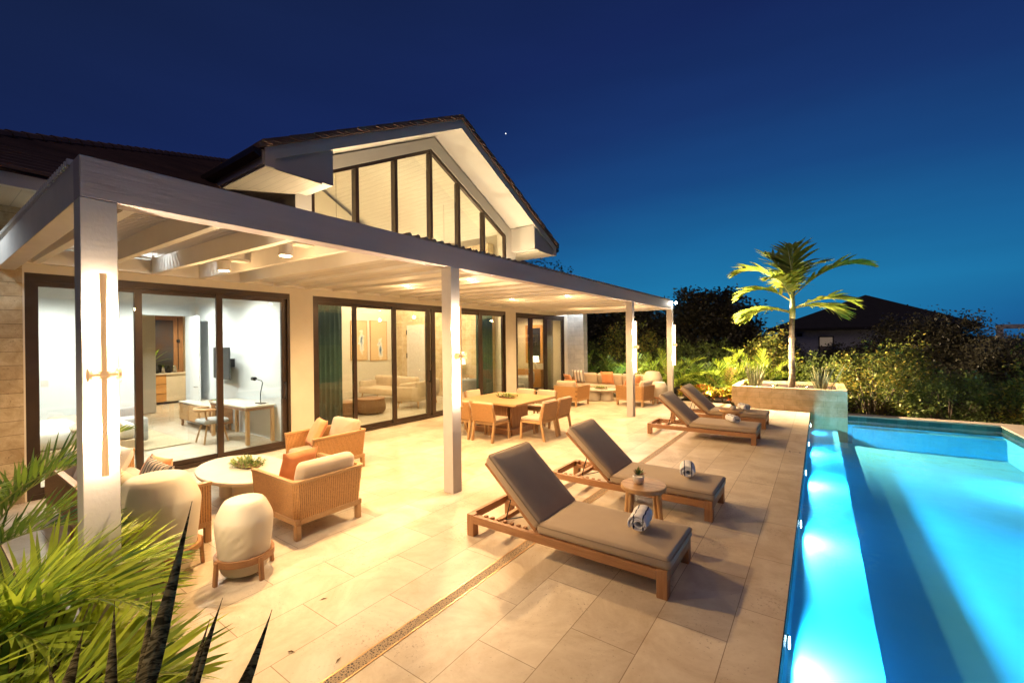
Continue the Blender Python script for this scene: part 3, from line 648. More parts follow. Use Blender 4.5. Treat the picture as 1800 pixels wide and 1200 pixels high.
# ---- ceiling lights of the pergola
LENS = emis('warm_lens', (1.0, 0.86, 0.62), 45)
GLOW = emis('sconce_strip', (1.0, 0.86, 0.68), 34)
rows = ['nearest', 'second', 'third', 'farthest']
for j, y in enumerate((2.63, 5.95, 9.65, 13.75)):
    for x, s in ((-5.15, 'pool side'), (-6.85, 'facade side')):
        surf = j == 0
        zc = 3.14 if surf else 3.212+(-4.31-x)*0.0158
        t = thing('ceiling_light', ('round surface mounted' if surf else 'small round recessed')+' light in the pergola ceiling, '+rows[j]+' of its row on the '+s, 'ceiling light', (x, y, zc), 0, 'pergola ceiling lights')
        if surf:
            make('housing', M().lathe([(0.075, 0.0), (0.078, 0.005), (0.078, 0.14), (0.02, 0.15)], n=24), PAINT2, t, smooth=False)
            make('mounting_board', M().box((-0.09, -0.30, 0.152), (0.09, 0.34, 0.185)), PAINT2, t)
            make('lens', M().lathe([(0.060, -0.004), (0.062, 0.002)], n=24), LENS, t)
        else:
            make('trim_ring', M().lathe([(0.055, -0.006), (0.06, -0.001)], n=24), PAINT2, t)
            make('lens', M().lathe([(0.046, -0.010), (0.048, -0.0065)], n=24), LENS, t)
        lamp('lamp', 'SPOT', (0, 0, -0.03), ((135 if j else 118) if x > -6 else 50), WARM, t, None, 0.045, 158, 0.55)
        lamp('lamp', 'POINT', (0, 0, -0.34), 5, WARM, t, None, 0.05)
# ---- column sconces
BARG = emis('glowing_brass_bar', (1.0, 0.52, 0.20), 0.55, (0.6, 0.4, 0.2))
posn = ['on the nearest column', 'on the second column', 'on the third column', 'on the farthest column']
for j, y in enumerate((0.804, 4.46, 11.53, 15.41)):
    t = thing('wall_sconce', 'tall brass bar sconce glowing '+posn[j]+' of the pergola', 'wall lamp', (CX1, y, 1.90), 0, 'brass sconces on the pergola columns')
    make('bar', M().tube([(0.085, 0, -0.70), (0.085, 0, -0.1), (0.085, 0, 0.1), (0.085, 0, 0.70)], [0.019, 0.015, 0.015, 0.019], 14), BARG, t)
    make('hub', M().tube([(0.001, 0, 0), (0.10, 0, 0)], 0.030, 20).tube([(0.088, -0.075, 0), (0.088, 0.075, 0)], 0.017, 12), BARG, t)
    for s in (-1, 1):
        make('end_disc', M().tube([(0.088, s*0.068, 0), (0.088, s*0.084, 0)], 0.044, 20), BARG, t)
    for z0, z1 in ((-0.69, -0.05), (0.05, 0.69)):
        make('light_strip', M().box((0.058, -0.009, z0), (0.064, 0.009, z1)), GLOW, t)
    for zc in (-0.4, 0.4):
        lamp('lamp', 'POINT', (0.045, 0, zc), 17, (1.0, 0.74, 0.48), t, None, 0.01)
# ---- floodlight at the far corner
t = thing('floodlight', 'small bright spotlight on the far outer corner of the pergola', 'spotlight', (-4.02, 15.46, 3.36))
make('bracket', M().box((-0.11, -0.015, -0.02), (0.0, 0.015, 0.02)), BLACK, t)
make('housing', M().tube([(-0.02, -0.02, 0.0), (0.03, 0.04, -0.02)], 0.045, 16), BLACK, t)
make('lens', M().tube([(0.006, -0.055, -0.02), (0.0, -0.03, -0.012)], 0.034, 16), emis('flood_lens', (1, 0.93, 0.8), 300), t)

# ---- cool soffit downlights at both ends of the house
CL = emis('cool_lens', (0.85, 0.95, 1.0), 60)
for nm, x, y, tg, pw in (('left', -8.15, -0.1, (-8.1, 0.6, 0), 16), ('left2', -7.95, 2.0, (-7.95, 2.0, 0), 14), ('far', -8.2, 15.95, (-8.35, 16.6, 0), 30)):
    lab = {'left': 'cool white soffit light over the left stone wall', 'left2': 'cool white soffit light above the slatted bay of the pergola', 'far': 'cool white soffit light over the far stone pier'}[nm]
    t = thing('soffit_light', lab, 'ceiling light', (x, y, 3.962))
    make('trim_ring', M().lathe([(0.055, -0.004), (0.06, 0.004)], n=20), PAINT2, t)
    make('lens', M().lathe([(0.045, -0.008), (0.047, -0.0045)], n=20), CL, t)
    o = lamp('lamp', 'SPOT', (0, 0, -0.03), pw, COOL, t, None, 0.02, 150, 0.5)
# ---- uplights on the pergola roof washing the gable
for j, y in enumerate((5.6, 8.6, 11.6)):
    t = thing('roof_uplight', 'small uplight on the pergola roof washing the gable, '+('left', 'middle', 'right')[j]+' of three', 'spotlight', (-8.05, y, 3.60), 0, 'uplights on the pergola roof')
    make('housing', M().lathe([(0.05, 0), (0.05, 0.10), (0.02, 0.10)], n=16), BLACK, t)
    make('lens', M().lathe([(0.04, 0.101), (0.038, 0.108)], n=16), LENS, t)
    lamp('lamp', 'SPOT', (0, 0, 0.13), 55, WARM2, t, None, 0.03, 165, 0.6).rotation_euler = (R(180), R(-14), 0)
# ================================================================== TERRACE FURNITURE
PIPING = mat('taupe_piping', (0.33, 0.25, 0.17), rough=0.9)
def make_lounger(x, y, label):
    """head at local x=0, foot at x=2.13; width 0.78 from y=0"""
    t = thing('sun_lounger', label, 'sun lounger', (x, y, 0), 0, 'teak sun loungers beside the pool')
    W, Ln = 0.78, 2.13
    fr = M().box((0.09, 0, 0.145), (Ln-0.09, 0.045, 0.225)).box((0.09, W-0.045, 0.145), (Ln-0.09, W, 0.225))
    make('side_rail', fr, TEAK, t, bevel=0.004)
    cr_ = M().box((0.0, 0.09, 0.155), (0.045, W-0.09, 0.235)).box((Ln-0.045, 0.09, 0.145), (Ln, W-0.09, 0.225))
    cr_ = [cr_]
    for a_, b_ in (((0.0, 0.09, 0.155), (0.045, W-0.09, 0.235)), ((Ln-0.045, 0.09, 0.145), (Ln, W-0.09, 0.225)), ((0.82, 0.046, 0.15), (0.88, W-0.046, 0.21)), ((0.30, 0.046, 0.15), (0.35, W-0.046, 0.20))): make('cross_rail', M().box(a_, b_), TEAKY, t, bevel=0.003)
    cr_ = M()
    for k in range(9): cr_.box((0.96+k*0.13, 0.046, 0.195), (1.05+k*0.13, W-0.046, 0.215))
    make('slats', cr_, TEAKY, t)
    for lx in (0, Ln-0.09):
        for ly in (0, W-0.09):
            make('leg', M().box((lx, ly, 0.0), (lx+0.09, ly+0.09, 0.235)), TEAKZ, t, bevel=0.006)
    rk = M()
    for ly in (0.10, W-0.135):
        rk.box((0.046, ly, 0.15), (0.88, ly+0.035, 0.19))
        for k in range(7): rk.box((0.16+k*0.085, ly, 0.19), (0.195+k*0.085, ly+0.035, 0.215))
    make('ratchet_rail', rk, TEAK, t, bevel=0.002)
    hx, hz, a = 0.85, 0.235, R(42.5)
    d = Vector((-math.cos(a), 0, math.sin(a))); up = Vector((math.sin(a), 0, math.cos(a)))
    h0 = Vector((hx, 0, hz))
    bf = M()
    for ly in (0.07, W-0.10):
        p = h0+Vector((0, ly, 0)); bf.bar(p, p+d*0.84, 0.045, 0.035, up)
    for k in (0.02, 0.82): bf.bar(h0+d*k+Vector((0, 0.05, 0)), h0+d*k+Vector((0, W-0.05, 0)), 0.045, 0.03, up)
    for k in range(6): bf.bar(h0+d*(0.12+k*0.12)+Vector((0, 0.09, 0)), h0+d*(0.12+k*0.12)+Vector((0, W-0.12, 0)), 0.07, 0.014, up)
    make('back_frame', bf, TEAK, t, bevel=0.003)
    for ly in (0.15, W-0.15):
        p = h0+d*0.46+Vector((0, ly, -0.02)); q = Vector((0.42, ly, 0.215)); q2 = h0+d*0.16+Vector((0, ly, -0.02))
        make('support_rod', M().tube([p, q], 0.007, 6).tube([q, q2], 0.006, 6), BLACK, t)
    c = h0+d*0.43+up*0.085+Vector((0, W/2, 0))
    make('back_cushion', M().slab(c, (0.86, W-0.02, 0.115), (0, a, 0), 0.035, 0.012), TAUPE, t, smooth=True)
    def loop(hx_, hy_, c_, mt_, rr=0.006):
        pts = []
        for cx_, cy_, a0 in ((1, 1, 0), (-1, 1, PI/2), (-1, -1, PI), (1, -1, 3*PI/2)):
            for q_ in range(4):
                an = a0+PI/2*q_/3; pts.append(Vector(c_)+mt_ @ Vector((cx_*(hx_-0.035)+0.035*math.cos(an), cy_*(hy_-0.035)+0.035*math.sin(an), 0.030)))
        return M().tube(pts+[pts[0]], rr, 6, cap=False)
    make('piping', loop(0.43, W/2-0.01, c, Matrix.Rotation(a, 3, 'Y')), PIPING, t, smooth=True)
    make('piping', loop(0.635, W/2-0.01, (1.515, W/2, 0.285), Matrix.Identity(3)), PIPING, t, smooth=True)
    make('seat_cushion', M().slab((1.515, W/2, 0.285), (1.27, W-0.02, 0.115), (0, 0, 0), 0.035, 0.012), TAUPE, t, smooth=True)
    return t
l0 = make_lounger(-3.14, 3.53, 'nearest taupe cushioned teak sun lounger with a rolled towel')
dup(l0, (-3.14, 5.33, 0), label='second sun lounger, just beyond the near side table')
dup(l0, (-3.15, 9.61, 0), label='third sun lounger, just before the far side table')
dup(l0, (-3.15, 11.47, 0), label='farthest sun lounger, in front of the yellow croton bed')
def towel(x, y, rz, label):
    """a bath towel rolled up, lying on the cushion"""
    m_ = M(); n = 60; vs = []; fs = []
    for i in range(n+1):
        th = i/n*2*PI*2.6; r0 = 0.022+0.050*i/n
        for j in range(13):
            yy = -0.15+0.30*j/12; wob = 1+0.10*math.sin(j*1.3+i*0.35)
            vs.append((r0*math.cos(th)*wob, yy+0.006*math.sin(i*0.5), 0.088+r0*0.95*math.sin(th)*wob))
    for i in range(n):
        for j in range(12):
            a = i*13+j; fs.append((a, a+1, a+14, a+13))
    m_.add(vs, fs)
    o = make('rolled_towel', m_, TOWEL, None, smooth=True, loc=(x, y, 0.352), rot=(0, 0, rz), )
    s = o.modifiers.new('t', 'SOLIDIFY'); s.thickness = 0.016; s.offset = 0
    s = o.modifiers.new('s', 'SUBSURF'); s.levels = 1; s.render_levels = 1
    o.scale = (1.2, 1.0, 1.05)
    return tag(o, label, 'towel', 'rolled towels on the loungers')
towel(-1.36, 3.95, R(8), 'rolled navy striped towel on the nearest sun lounger')
towel(-1.38, 5.78, R(14), 'rolled navy striped towel on the second sun lounger')
towel(-1.47, 9.92, R(40), 'rolled navy striped towel on the third sun lounger')
towel(-1.50, 11.80, R(40), 'rolled navy striped towel on the farthest sun lounger')
def side_table(x, y, label):
    t = thing('side_table', label, 'side table', (x, y, 0), 0, 'round teak side tables')
    tp = M(); tp.lathe([(0.225, 0.42), (0.245, 0.43), (0.248, 0.465), (0.24, 0.475)], n=40)
    make('table_top', tp, TEAKL, t, smooth=False)
    make('plank_gap', M().box((-0.236, 0.050, 0.4752), (0.236, 0.054, 0.4762)).box((-0.236, -0.054, 0.4752), (0.236, -0.050, 0.4762)), WALN, t)
    for a in (40, 62, 220, 242):
        a = R(a); c, s = math.cos(a), math.sin(a)
        make('leg', M().tube([(0.205*c, 0.205*s, 0), (0.17*c, 0.17*s, 0.42)], [0.027, 0.030], 14), TEAKLZ, t, smooth=False)
    return t
s0 = side_table(-1.63, 4.81, 'round pale teak side table between the two nearest loungers')
dup(s0, (-1.65, 10.92, 0), label='round pale teak side table between the two farthest loungers')
def little_plant(x, y, z, label):
    t = thing('potted_plant', label, 'potted plant', (x, y, z), random.random()*3, 'small potted plants on the side tables')
    make('pot', M().lathe([(0.035, 0), (0.05, 0.01), (0.062, 0.05), (0.066, 0.085), (0.060, 0.088), (0.055, 0.075)], n=24), POT, t, smooth=True)
    lf = M(); rd = M(); random.seed(11)
    for k in range(60):
        a = random.random()*2*PI; e_ = random.uniform(0.2, 1.4); ln = random.uniform(0.05, 0.10)
        d = Vector((math.cos(a)*math.cos(e_), math.sin(a)*math.cos(e_), math.sin(e_))); s = d.cross(Vector((0, 0, 1))).normalized()*0.012
        b = Vector((0, 0, 0.085))+d*0.015; mth = (rd if k % 3 == 0 else lf)
        mth.add([b-s*0.3, b+d*ln*0.5-s, b+d*ln, b+d*ln*0.5+s], [(0, 1, 2, 3)])
    make('foliage', lf, SUCC, t); make('blossom', rd, REDL, t)
    return t
p0 = little_plant(-1.68, 4.80, 0.476, 'white pot of red and green succulents on the nearer side table')
dup(p0, (-1.62, 10.95, 0.476), label='white pot of succulents on the farther side table')

def armchair(x, y, rz, label):
    """back towards local +x, opening towards -x; origin under the seat centre"""
    t = thing('wicker_armchair', label, 'armchair', (x, y, 0), rz, 'wicker lounge armchairs')
    D, W = 0.46, 0.40
    def shell(z0, z1, o0, o1, th):
        m_ = M()
        def P(xx, yy, z): return (xx, yy, z)
        # U-shaped panel: right arm, back, left arm, leaning slightly outwards
        pts0 = [(-D, -W), (D-0.05, -W), (D, -W+0.05), (D, W-0.05), (D-0.05, W), (-D, W)]
        def off(pt, o):
            xx, yy = pt; return (xx+(o if xx > 0 else -o*0.3), yy+(o if yy > 0 else -o))
        outer0 = [off(p, o0) for p in pts0]; outer1 = [off(p, o1) for p in pts0]
        inner0 = [off(p, o0-th) for p in pts0]; inner1 = [off(p, o1-th) for p in pts0]
        inner0[0] = (outer0[0][0], inner0[0][1]); inner0[-1] = (outer0[-1][0], inner0[-1][1]); inner1[0] = (outer1[0][0], inner1[0][1]); inner1[-1] = (outer1[-1][0], inner1[-1][1])
        n = len(pts0)
        vs = [P(*p, z0) for p in outer0]+[P(*p, z1) for p in outer1]+[P(*p, z0) for p in inner0]+[P(*p, z1) for p in inner1]
        fs = []
        for k in range(n-1):
            fs += [(k, k+1, n+k+1, n+k), (2*n+k+1, 2*n+k, 3*n+k, 3*n+k+1), (n+k, n+k+1, 3*n+k+1, 3*n+k), (k+1, k, 2*n+k, 2*n+k+1)]
        fs += [(0, n, 3*n, 2*n), (n-1, 3*n-1, 4*n-1, 2*n-1)]
        return m_.add(vs, fs)
    make('wicker_shell', shell(0.225, 0.605, 0.0, 0.03, 0.035), WICKER, t)
    make('top_rail', shell(0.606, 0.64, 0.036, 0.04, 0.05), TEAKL, t, bevel=0.004)
    make('base_frame', M().box((-D, -W-0.005, 0.165), (D, -W+0.05, 0.224)).box((-D, W-0.05, 0.165), (D, W+0.005, 0.224)).box((-D-0.002, -W+0.05, 0.165), (-D+0.05, W-0.05, 0.224)).box((D-0.05, -W+0.05, 0.165), (D+0.005, W-0.05, 0.224)), TEAKL, t, bevel=0.005)
    for lx in (-D, D-0.06):
        for ly in (-W, W-0.06):
            make('leg', M().box((lx, ly, 0), (lx+0.06, ly+0.06, 0.165)), TEAKLZ, t, bevel=0.008)
    make('seat_cushion', M().slab((-0.05, 0, 0.31), (0.85, 0.70, 0.17), (0, 0, 0), 0.05, 0.02), BEIGE, t, smooth=True)
    make('back_cushion', M().slab((0.33, 0, 0.56), (0.50, 0.68, 0.16), (0, R(-72), 0), 0.06, 0.03), BEIGE, t, smooth=True)
    return t
a0 = armchair(-4.99, 2.79, 0, 'nearest wicker armchair with its back to the pool')
dup(a0, (-6.72, 4.07, 0), R(90), label='wicker armchair between the sliding doors and the second column')
dup(a0, (-6.62, 12.66, 0), R(-90), label='wicker armchair in front of the far sofa with its back to the dining table')
dup(a0, (-4.87, 13.70, 0), R(-8), label='wicker armchair partly behind the third column')
def pillow_thing(name, x, y, z, rot, sx, sy, t_, material, label, cat='pillow', group=None):
    m_ = M().pillow((0, 0, 0), sx, sy, t_)
    mt = Matrix.Rotation(rot[2], 4, 'Z') @ Matrix.Rotation(rot[1], 4, 'Y') @ Matrix.Rotation(rot[0], 4, 'X')
    o = make(name, m_, material, None, smooth=True)
    o.matrix_world = Matrix.Translation((x, y, z)) @ mt
    return tag(o, label, cat, group or 'scatter pillows on the terrace seats')
pillow_thing('pillow', -5.22, 2.78, 0.60, (0, R(-68), R(4)), 0.46, 0.46, 0.15, CORAL, 'coral pillow on the nearest wicker armchair')
pillow_thing('pillow', -6.85, 3.98, 0.62, (R(62), 0, R(-15)), 0.48, 0.48, 0.15, CORAL, 'coral pillow on the wicker armchair by the second sliding door')
pillow_thing('pillow', -6.66, 12.72, 0.60, (R(-68), 0, 0), 0.46, 0.46, 0.14, CORAL, 'coral pillow on the armchair behind the dining table')
pillow_thing('pillow', -5.15, 13.75, 0.60, (0, R(-68), R(-8)), 0.46, 0.46, 0.14, CORAL, 'coral pillow on the armchair behind the third column')

def sofa(x, y, rz, length, label):
    """back towards local -y, opening towards +y"""
    t = thing('wicker_sofa', label, 'sofa', (x, y, 0), rz, 'wicker sofas')
    Lh, D = length/2, 0.43
    sh = M().box((-Lh, -D-0.01, 0.225), (Lh, -D+0.035, 0.605)).box((-Lh-0.002, -D+0.0351, 0.225), (-Lh+0.04, D, 0.605)).box((Lh-0.04, -D+0.0351, 0.225), (Lh+0.002, D, 0.605))
    make('wicker_shell', sh, WICKER, t)
    make('top_rail', M().box((-Lh-0.01, -D-0.02, 0.606), (Lh+0.01, -D+0.045, 0.64)).box((-Lh-0.01, -D+0.0451, 0.606), (-Lh+0.05, D+0.01, 0.64)).box((Lh-0.05, -D+0.0451, 0.606), (Lh+0.01, D+0.01, 0.64)), TEAKL, t, bevel=0.003)
    make('base_frame', M().box((-Lh, -D, 0.165), (Lh, -D+0.05, 0.224)).box((-Lh, D-0.05, 0.165), (Lh, D, 0.224)).box((-Lh, -D+0.05, 0.165), (-Lh+0.05, D-0.05, 0.224)).box((Lh-0.05, -D+0.05, 0.165), (Lh, D-0.05, 0.224)), TEAKL, t, bevel=0.004)
    for lx in (-Lh, -0.03, Lh-0.06):
        for ly in (-D, D-0.06):
            make('leg', M().box((lx, ly, 0), (lx+0.06, ly+0.06, 0.165)), TEAKLZ, t, bevel=0.006)
    k = 3; wd = (length-0.1)/k
    for i in range(k):
        cx = -Lh+0.05+wd*(i+0.5)
        make('seat_cushion', M().slab((cx, 0.03, 0.31), (wd-0.01, 0.80, 0.17), (0, 0, 0), 0.05, 0.02), BEIGE, t, smooth=True)
        make('back_cushion', M().slab((cx, -0.25, 0.60), (wd-0.02, 0.46, 0.17), (R(72), 0, 0), 0.06, 0.03), BEIGE, t, smooth=True)
    return t
sofa(-6.66, 1.46, 0, 2.70, 'near wicker sofa partly hidden by the first column and palm fronds')
pillow_thing('pillow', -5.60, 1.48, 0.70, (R(70), 0, R(0)), 0.72, 0.42, 0.13, STRIPED, 'dark striped lumbar pillow on the near sofa behind the large pot')
pillow_thing('pillow', -6.10, 1.60, 0.62, (R(66), 0, R(8)), 0.48, 0.48, 0.15, CORAL, 'orange pillow on the near sofa beside the dark striped pillow')
pillow_thing('pillow', -7.60, 1.45, 0.64, (R(66), 0, R(-8)), 0.56, 0.50, 0.18, WHITEF, 'plump white pillow at the facade end of the near sofa', 'pillow')
pillow_thing('pillow', -7.05, 1.48, 0.63, (R(66), 0, R(4)), 0.52, 0.50, 0.18, WHITEF, 'white pillow in the middle of the near sofa')
sofa(-6.55, 15.42, PI, 3.1, 'far beige cushioned sofa in front of the green palms')
pillow_thing('pillow', -7.68, 15.28, 0.70, (R(-74), 0, R(0)), 0.52, 0.52, 0.15, STRIPE, 'grey and white striped pillow on the far sofa')
pillow_thing('pillow', -6.50, 15.30, 0.68, (R(-72), 0, R(2)), 0.50, 0.50, 0.15, CORAL, 'large coral pillow in the middle of the far sofa')
pillow_thing('pillow', -7.98, 15.0, 0.60, (R(-62), 0, R(-30)), 0.44, 0.44, 0.13, CORAL, 'coral pillow at the pier end of the far sofa')
pillow_thing('pillow', -5.42, 15.2, 0.62, (R(-66), 0, R(10)), 0.46, 0.46, 0.13, CORAL, 'coral pillow at the pool end of the far sofa')
def coffee_table(x, y, rz, a, b, label):
    t = thing('coffee_table', label, 'coffee table', (x, y, 0), rz, 'cream oval coffee tables')
    make('table_top', M().lathe([(0.93, 0.345), (0.98, 0.352), (1.0, 0.375), (1.0, 0.392), (0.99, 0.40)], n=56, sx=a, sy=b), CONC, t, smooth=False)
    for s in (-1, 1):
        make('pedestal', M().lathe([(0.20, 0), (0.205, 0.01), (0.205, 0.34), (0.19, 0.3445)], c=(s*0.215, s*0.02, 0), n=36), CONC, t)
    return t
coffee_table(-6.50, 2.70, R(-6), 0.86, 0.52, 'near oval cream coffee table with a green centrepiece')
coffee_table(-6.22, 14.08, R(10), 0.62, 0.42, 'far oval cream coffee table in front of the far sofa')
def centrepiece(x, y, z, r, label, seed=1, n=130):
    random.seed(seed); m_ = M(); k_ = M()
    for k in range(n):
        a = random.random()*2*PI; rr = r*random.random()**0.6; e_ = random.uniform(0.15, 1.3); ln = random.uniform(0.05, 0.12)*(0.7+r)
        b = Vector((math.cos(a)*rr*1.25, math.sin(a)*rr*0.7, 0.02+0.03*random.random())); a2 = a+random.uniform(-.9, .9)
        d = Vector((math.cos(a2)*math.cos(e_), math.sin(a2)*math.cos(e_), math.sin(e_))); s = d.cross(Vector((0, 0, 1))).normalized()*0.014
        dn = Vector((0, 0, -0.02))
        m_.add([b-s*0.5, b+d*ln*0.45-s, b+d*ln+dn, b+d*ln*0.45+s, b+s*0.5], [(0, 1, 2, 3, 4)])
    t = thing('succulent_centrepiece', label, 'centrepiece', (x, y, z), 0, 'green centrepieces on the tables')
    make('foliage', m_, SUCC, t)
    make('tray', M().lathe([(0.9, 0.0), (1.0, 0.015), (0.94, 0.02)], n=30, sx=r, sy=r*0.55), ROPE, t)
    return t
centrepiece(-6.55, 2.78, 0.401, 0.26, 'spiky succulent centrepiece on the near coffee table', 5, 170)
centrepiece(-6.10, 8.35, 0.752, 0.24, 'leafy green centrepiece on the square dining table', 6, 150)
centrepiece(-6.22, 14.1, 0.401, 0.24, 'leafy green centrepiece on the far coffee table', 8, 110)

# dining set
t = thing('dining_table', 'square teak dining table with a solid base under the pergola', 'dining table', (-6.10, 8.33, 0))
make('table_top', M().box((-0.86, -0.86, 0.705), (0.86, 0.86, 0.75)), TEAKL, t, bevel=0.006)
make('apron', M().box((-0.62, -0.62, 0.64), (0.62, 0.62, 0.704)), TEAK, t)
for a in range(4):
    mt = Matrix.Rotation(a*PI/2, 4, 'Z')
    make('pedestal_slab', M().box((0.34, -0.34, 0.12), (0.40, 0.30, 0.639)).xf(mt), TEAKZ, t, bevel=0.004)
make('base_plinth', M().box((-0.55, -0.55, 0.0), (0.55, 0.55, 0.12)), TEAK, t, bevel=0.006)
def dining_chair(x, y, rz, label):
    """back towards local -y"""
    t = thing('dining_chair', label, 'dining chair', (x, y, 0), rz, 'wicker backed dining chairs round the square table')
    W = 0.29
    for s in (-1, 1):
        make('rear_leg', M().bar((s*(W-0.02), -0.33, 0), (s*(W-0.02), -0.235, 0.50), 0.04, 0.05, (0, 1, 0)).bar((s*(W-0.02), -0.235, 0.50), (s*(W-0.02), -0.30, 0.72), 0.035, 0.03, (0, 1, 0)), TEAKLZ, t, bevel=0.004)
        make('front_leg', M().bar((s*(W-0.02), 0.26, 0), (s*(W-0.02), 0.24, 0.40), 0.04, 0.045, (0, 1, 0)), TEAKLZ, t, bevel=0.004)
    make('seat_frame', M().box((-W, -0.26, 0.355), (-W+0.04, 0.265, 0.40)).box((W-0.04, -0.26, 0.355), (W, 0.265, 0.40)).box((-W+0.04, 0.22, 0.355), (W-0.04, 0.263, 0.40)).box((-W+0.04, -0.262, 0.355), (W-0.04, -0.21, 0.40)), TEAKL, t, bevel=0.003)
    make('seat_cushion', M().slab((0, 0.01, 0.435), (0.55, 0.50, 0.07), (0, 0, 0), 0.025, 0.008), BEIGE, t, smooth=True)
    bk = M().bar((0, -0.268, 0.415), (0, -0.345, 0.80), 0.58, 0.028, (0, 1, 0))
    make('wicker_back', bk, WICKER, t, bevel=0.006)
    make('back_cushion', M().slab((0, -0.272, 0.645), (0.55, 0.37, 0.07), (R(101), 0, 0), 0.03, 0.008), BEIGE, t, smooth=True)
    return t
chairs = [(-6.42, 7.32, 0, 'wicker dining chair on the pool facing near side, left of its pair'), (-5.77, 7.32, 0, 'wicker dining chair on the near side of the table, right of its pair'),
          (-5.00, 7.96, 90, 'nearer of the two dining chairs on the pool side of the table'), (-5.00, 8.62, 90, 'farther of the two dining chairs on the pool side of the table'),
          (-6.42, 9.34, 180, 'left of the two dining chairs on the far side of the table'), (-5.77, 9.34, 180, 'right of the two dining chairs on the far side of the table'),
          (-7.16, 8.02, -90, 'nearer of the two dining chairs on the facade side of the table'), (-7.16, 8.68, -90, 'farther of the two dining chairs on the facade side of the table')]
chairs[0] = (-6.42, 7.32, 0, 'dining chair on the near side of the table, beside the second column')
c0 = dining_chair(*chairs[0][:2], R(chairs[0][2]), chairs[0][3])
for x, y, a, lab in chairs[1:]: dup(c0, (x, y, 0), R(a), label=lab)

# rounded ceramic pots in wooden ring stands
def pot(x, y, rz, R_, Hh, label):
    t = thing('lidded_pot', label, 'ceramic pot', (x, y, 0), rz, 'rounded cream pots in wooden stands')
    prof = [(0.55, 0.045), (0.72, 0.06), (0.83, 0.12), (0.87, 0.25), (0.95, 0.5), (1.0, 0.70), (0.985, 0.75), (0.90, 0.83), (0.76, 0.93), (0.66, 0.972), (0.5, 0.988), (0.25, 0.998), (0.02, 1.0)]
    out = []
    for i in range(len(prof)-1):
        for k in range(4):
            u = k/4; out.append((prof[i][0]*(1-u)+prof[i+1][0]*u, prof[i][1]*(1-u)+prof[i+1][1]*u))
    out.append(prof[-1])
    for _ in range(1):
        out = [out[0]]+[((out[i-1][0]+2*out[i][0]+out[i+1][0])/4, (out[i-1][1]+2*out[i][1]+out[i+1][1])/4) for i in range(1, len(out)-1)]+[out[-1]]
    make('vessel', M().lathe([(r*R_, z*Hh) for r, z in out], n=56), CERAM, t, smooth=True)
    zr = Hh*0.26; rr = R_*0.90
    ring = M(); n = 48; vs = []
    for k in range(n):
        a = 2*PI*k/n
        for q, z in ((rr, zr-0.028), (rr+0.028, zr-0.028), (rr+0.028, zr+0.028), (rr, zr+0.028)): vs.append((q*math.cos(a), q*math.sin(a), z))
    ring.add(vs, [(k*4+j, k*4+(j+1) % 4, ((k+1) % n)*4+(j+1) % 4, ((k+1) % n)*4+j) for k in range(n) for j in range(4)])
    make('ring', ring, TEAK, t)
    for k in range(4):
        a = PI/4+k*PI/2; c, s = math.cos(a), math.sin(a)
        make('leg', M().bar(((rr+0.045)*c, (rr+0.045)*s, 0), ((rr+0.030)*c, (rr+0.030)*s, zr+0.02), 0.038, 0.03, (c, s, 0)), TEAKZ, t, bevel=0.005)
    return t
pot(-4.32, 1.80, R(52), 0.235, 0.70, 'smaller cream pot in a wooden stand before the near armchair')
pot(-4.90, 1.32, R(40), 0.325, 0.94, 'larger cream pot in a wooden stand behind the first column and palm')
pot(-4.35, 14.52, R(52), 0.265, 0.70, 'smaller far cream pot beside the last column')
pot(-4.76, 15.15, R(40), 0.33, 1.00, 'taller far cream pot behind the smaller one')

# drain channel and deck details
t = thing('drainage_channel', 'long patterned metal drain grate set in the terrace between the loungers and pergola', 'drain grate', (-2.478, 0, 0))
make('edge_strip', M().box((-0.058, 0.7, 0.0015), (-0.048, 15.3, 0.005)).box((0.048, 0.7, 0.0015), (0.058, 15.3, 0.005)), BRASS, t)
gm, n, l, p = newmat('pebble_grate')
tc = n.new('ShaderNodeTexCoord'); vo = n.new('ShaderNodeTexVoronoi'); vo.feature = 'DISTANCE_TO_EDGE'; mp = n.new('ShaderNodeMapping'); l.new(tc.outputs['Object'], mp.inputs[0]); mp.inputs['Scale'].default_value = (1, 1.0, 1); l.new(mp.outputs[0], vo.inputs['Vector']); vo.inputs['Scale'].default_value = 62
r = n.new('ShaderNodeValToRGB'); l.new(vo.outputs[0], r.inputs[0]); r.color_ramp.elements[0].position = 0.16; r.color_ramp.elements[1].position = 0.24
r.color_ramp.elements[0].color = (0.34, 0.23, 0.12, 1); r.color_ramp.elements[1].color = (0.03, 0.018, 0.01, 1); l.new(r.outputs[0], p.inputs['Base Color']); p.inputs['Roughness'].default_value = 0.6
make('grate', M().box((-0.048, 0.7, 0.001), (0.048, 15.3, 0.0035)), gm, t)
sk = M()
for s in (-1, 1):
    for k in range(5):
        a = PI/2*(-0.7+1.4*k/4)
        x, y = s*(0.055+0.03*math.cos(a)), 0.045*math.sin(a); sk.box((x-0.006, y-0.008, 0), (x+0.006, y+0.008, 0.001))
for k in range(5): sk.box((-0.04+0.017*k, -0.006+0.008*(k % 2), 0), (-0.028+0.017*k, 0.003+0.008*(k % 2), 0.001))
o = make('skimmer_lid_mark', sk, BLACK, None, loc=(-0.385, 9.46, 0.003)); tag(o, 'small dark finger hole marks of a lid set in the pool edge paving', 'pool lid')

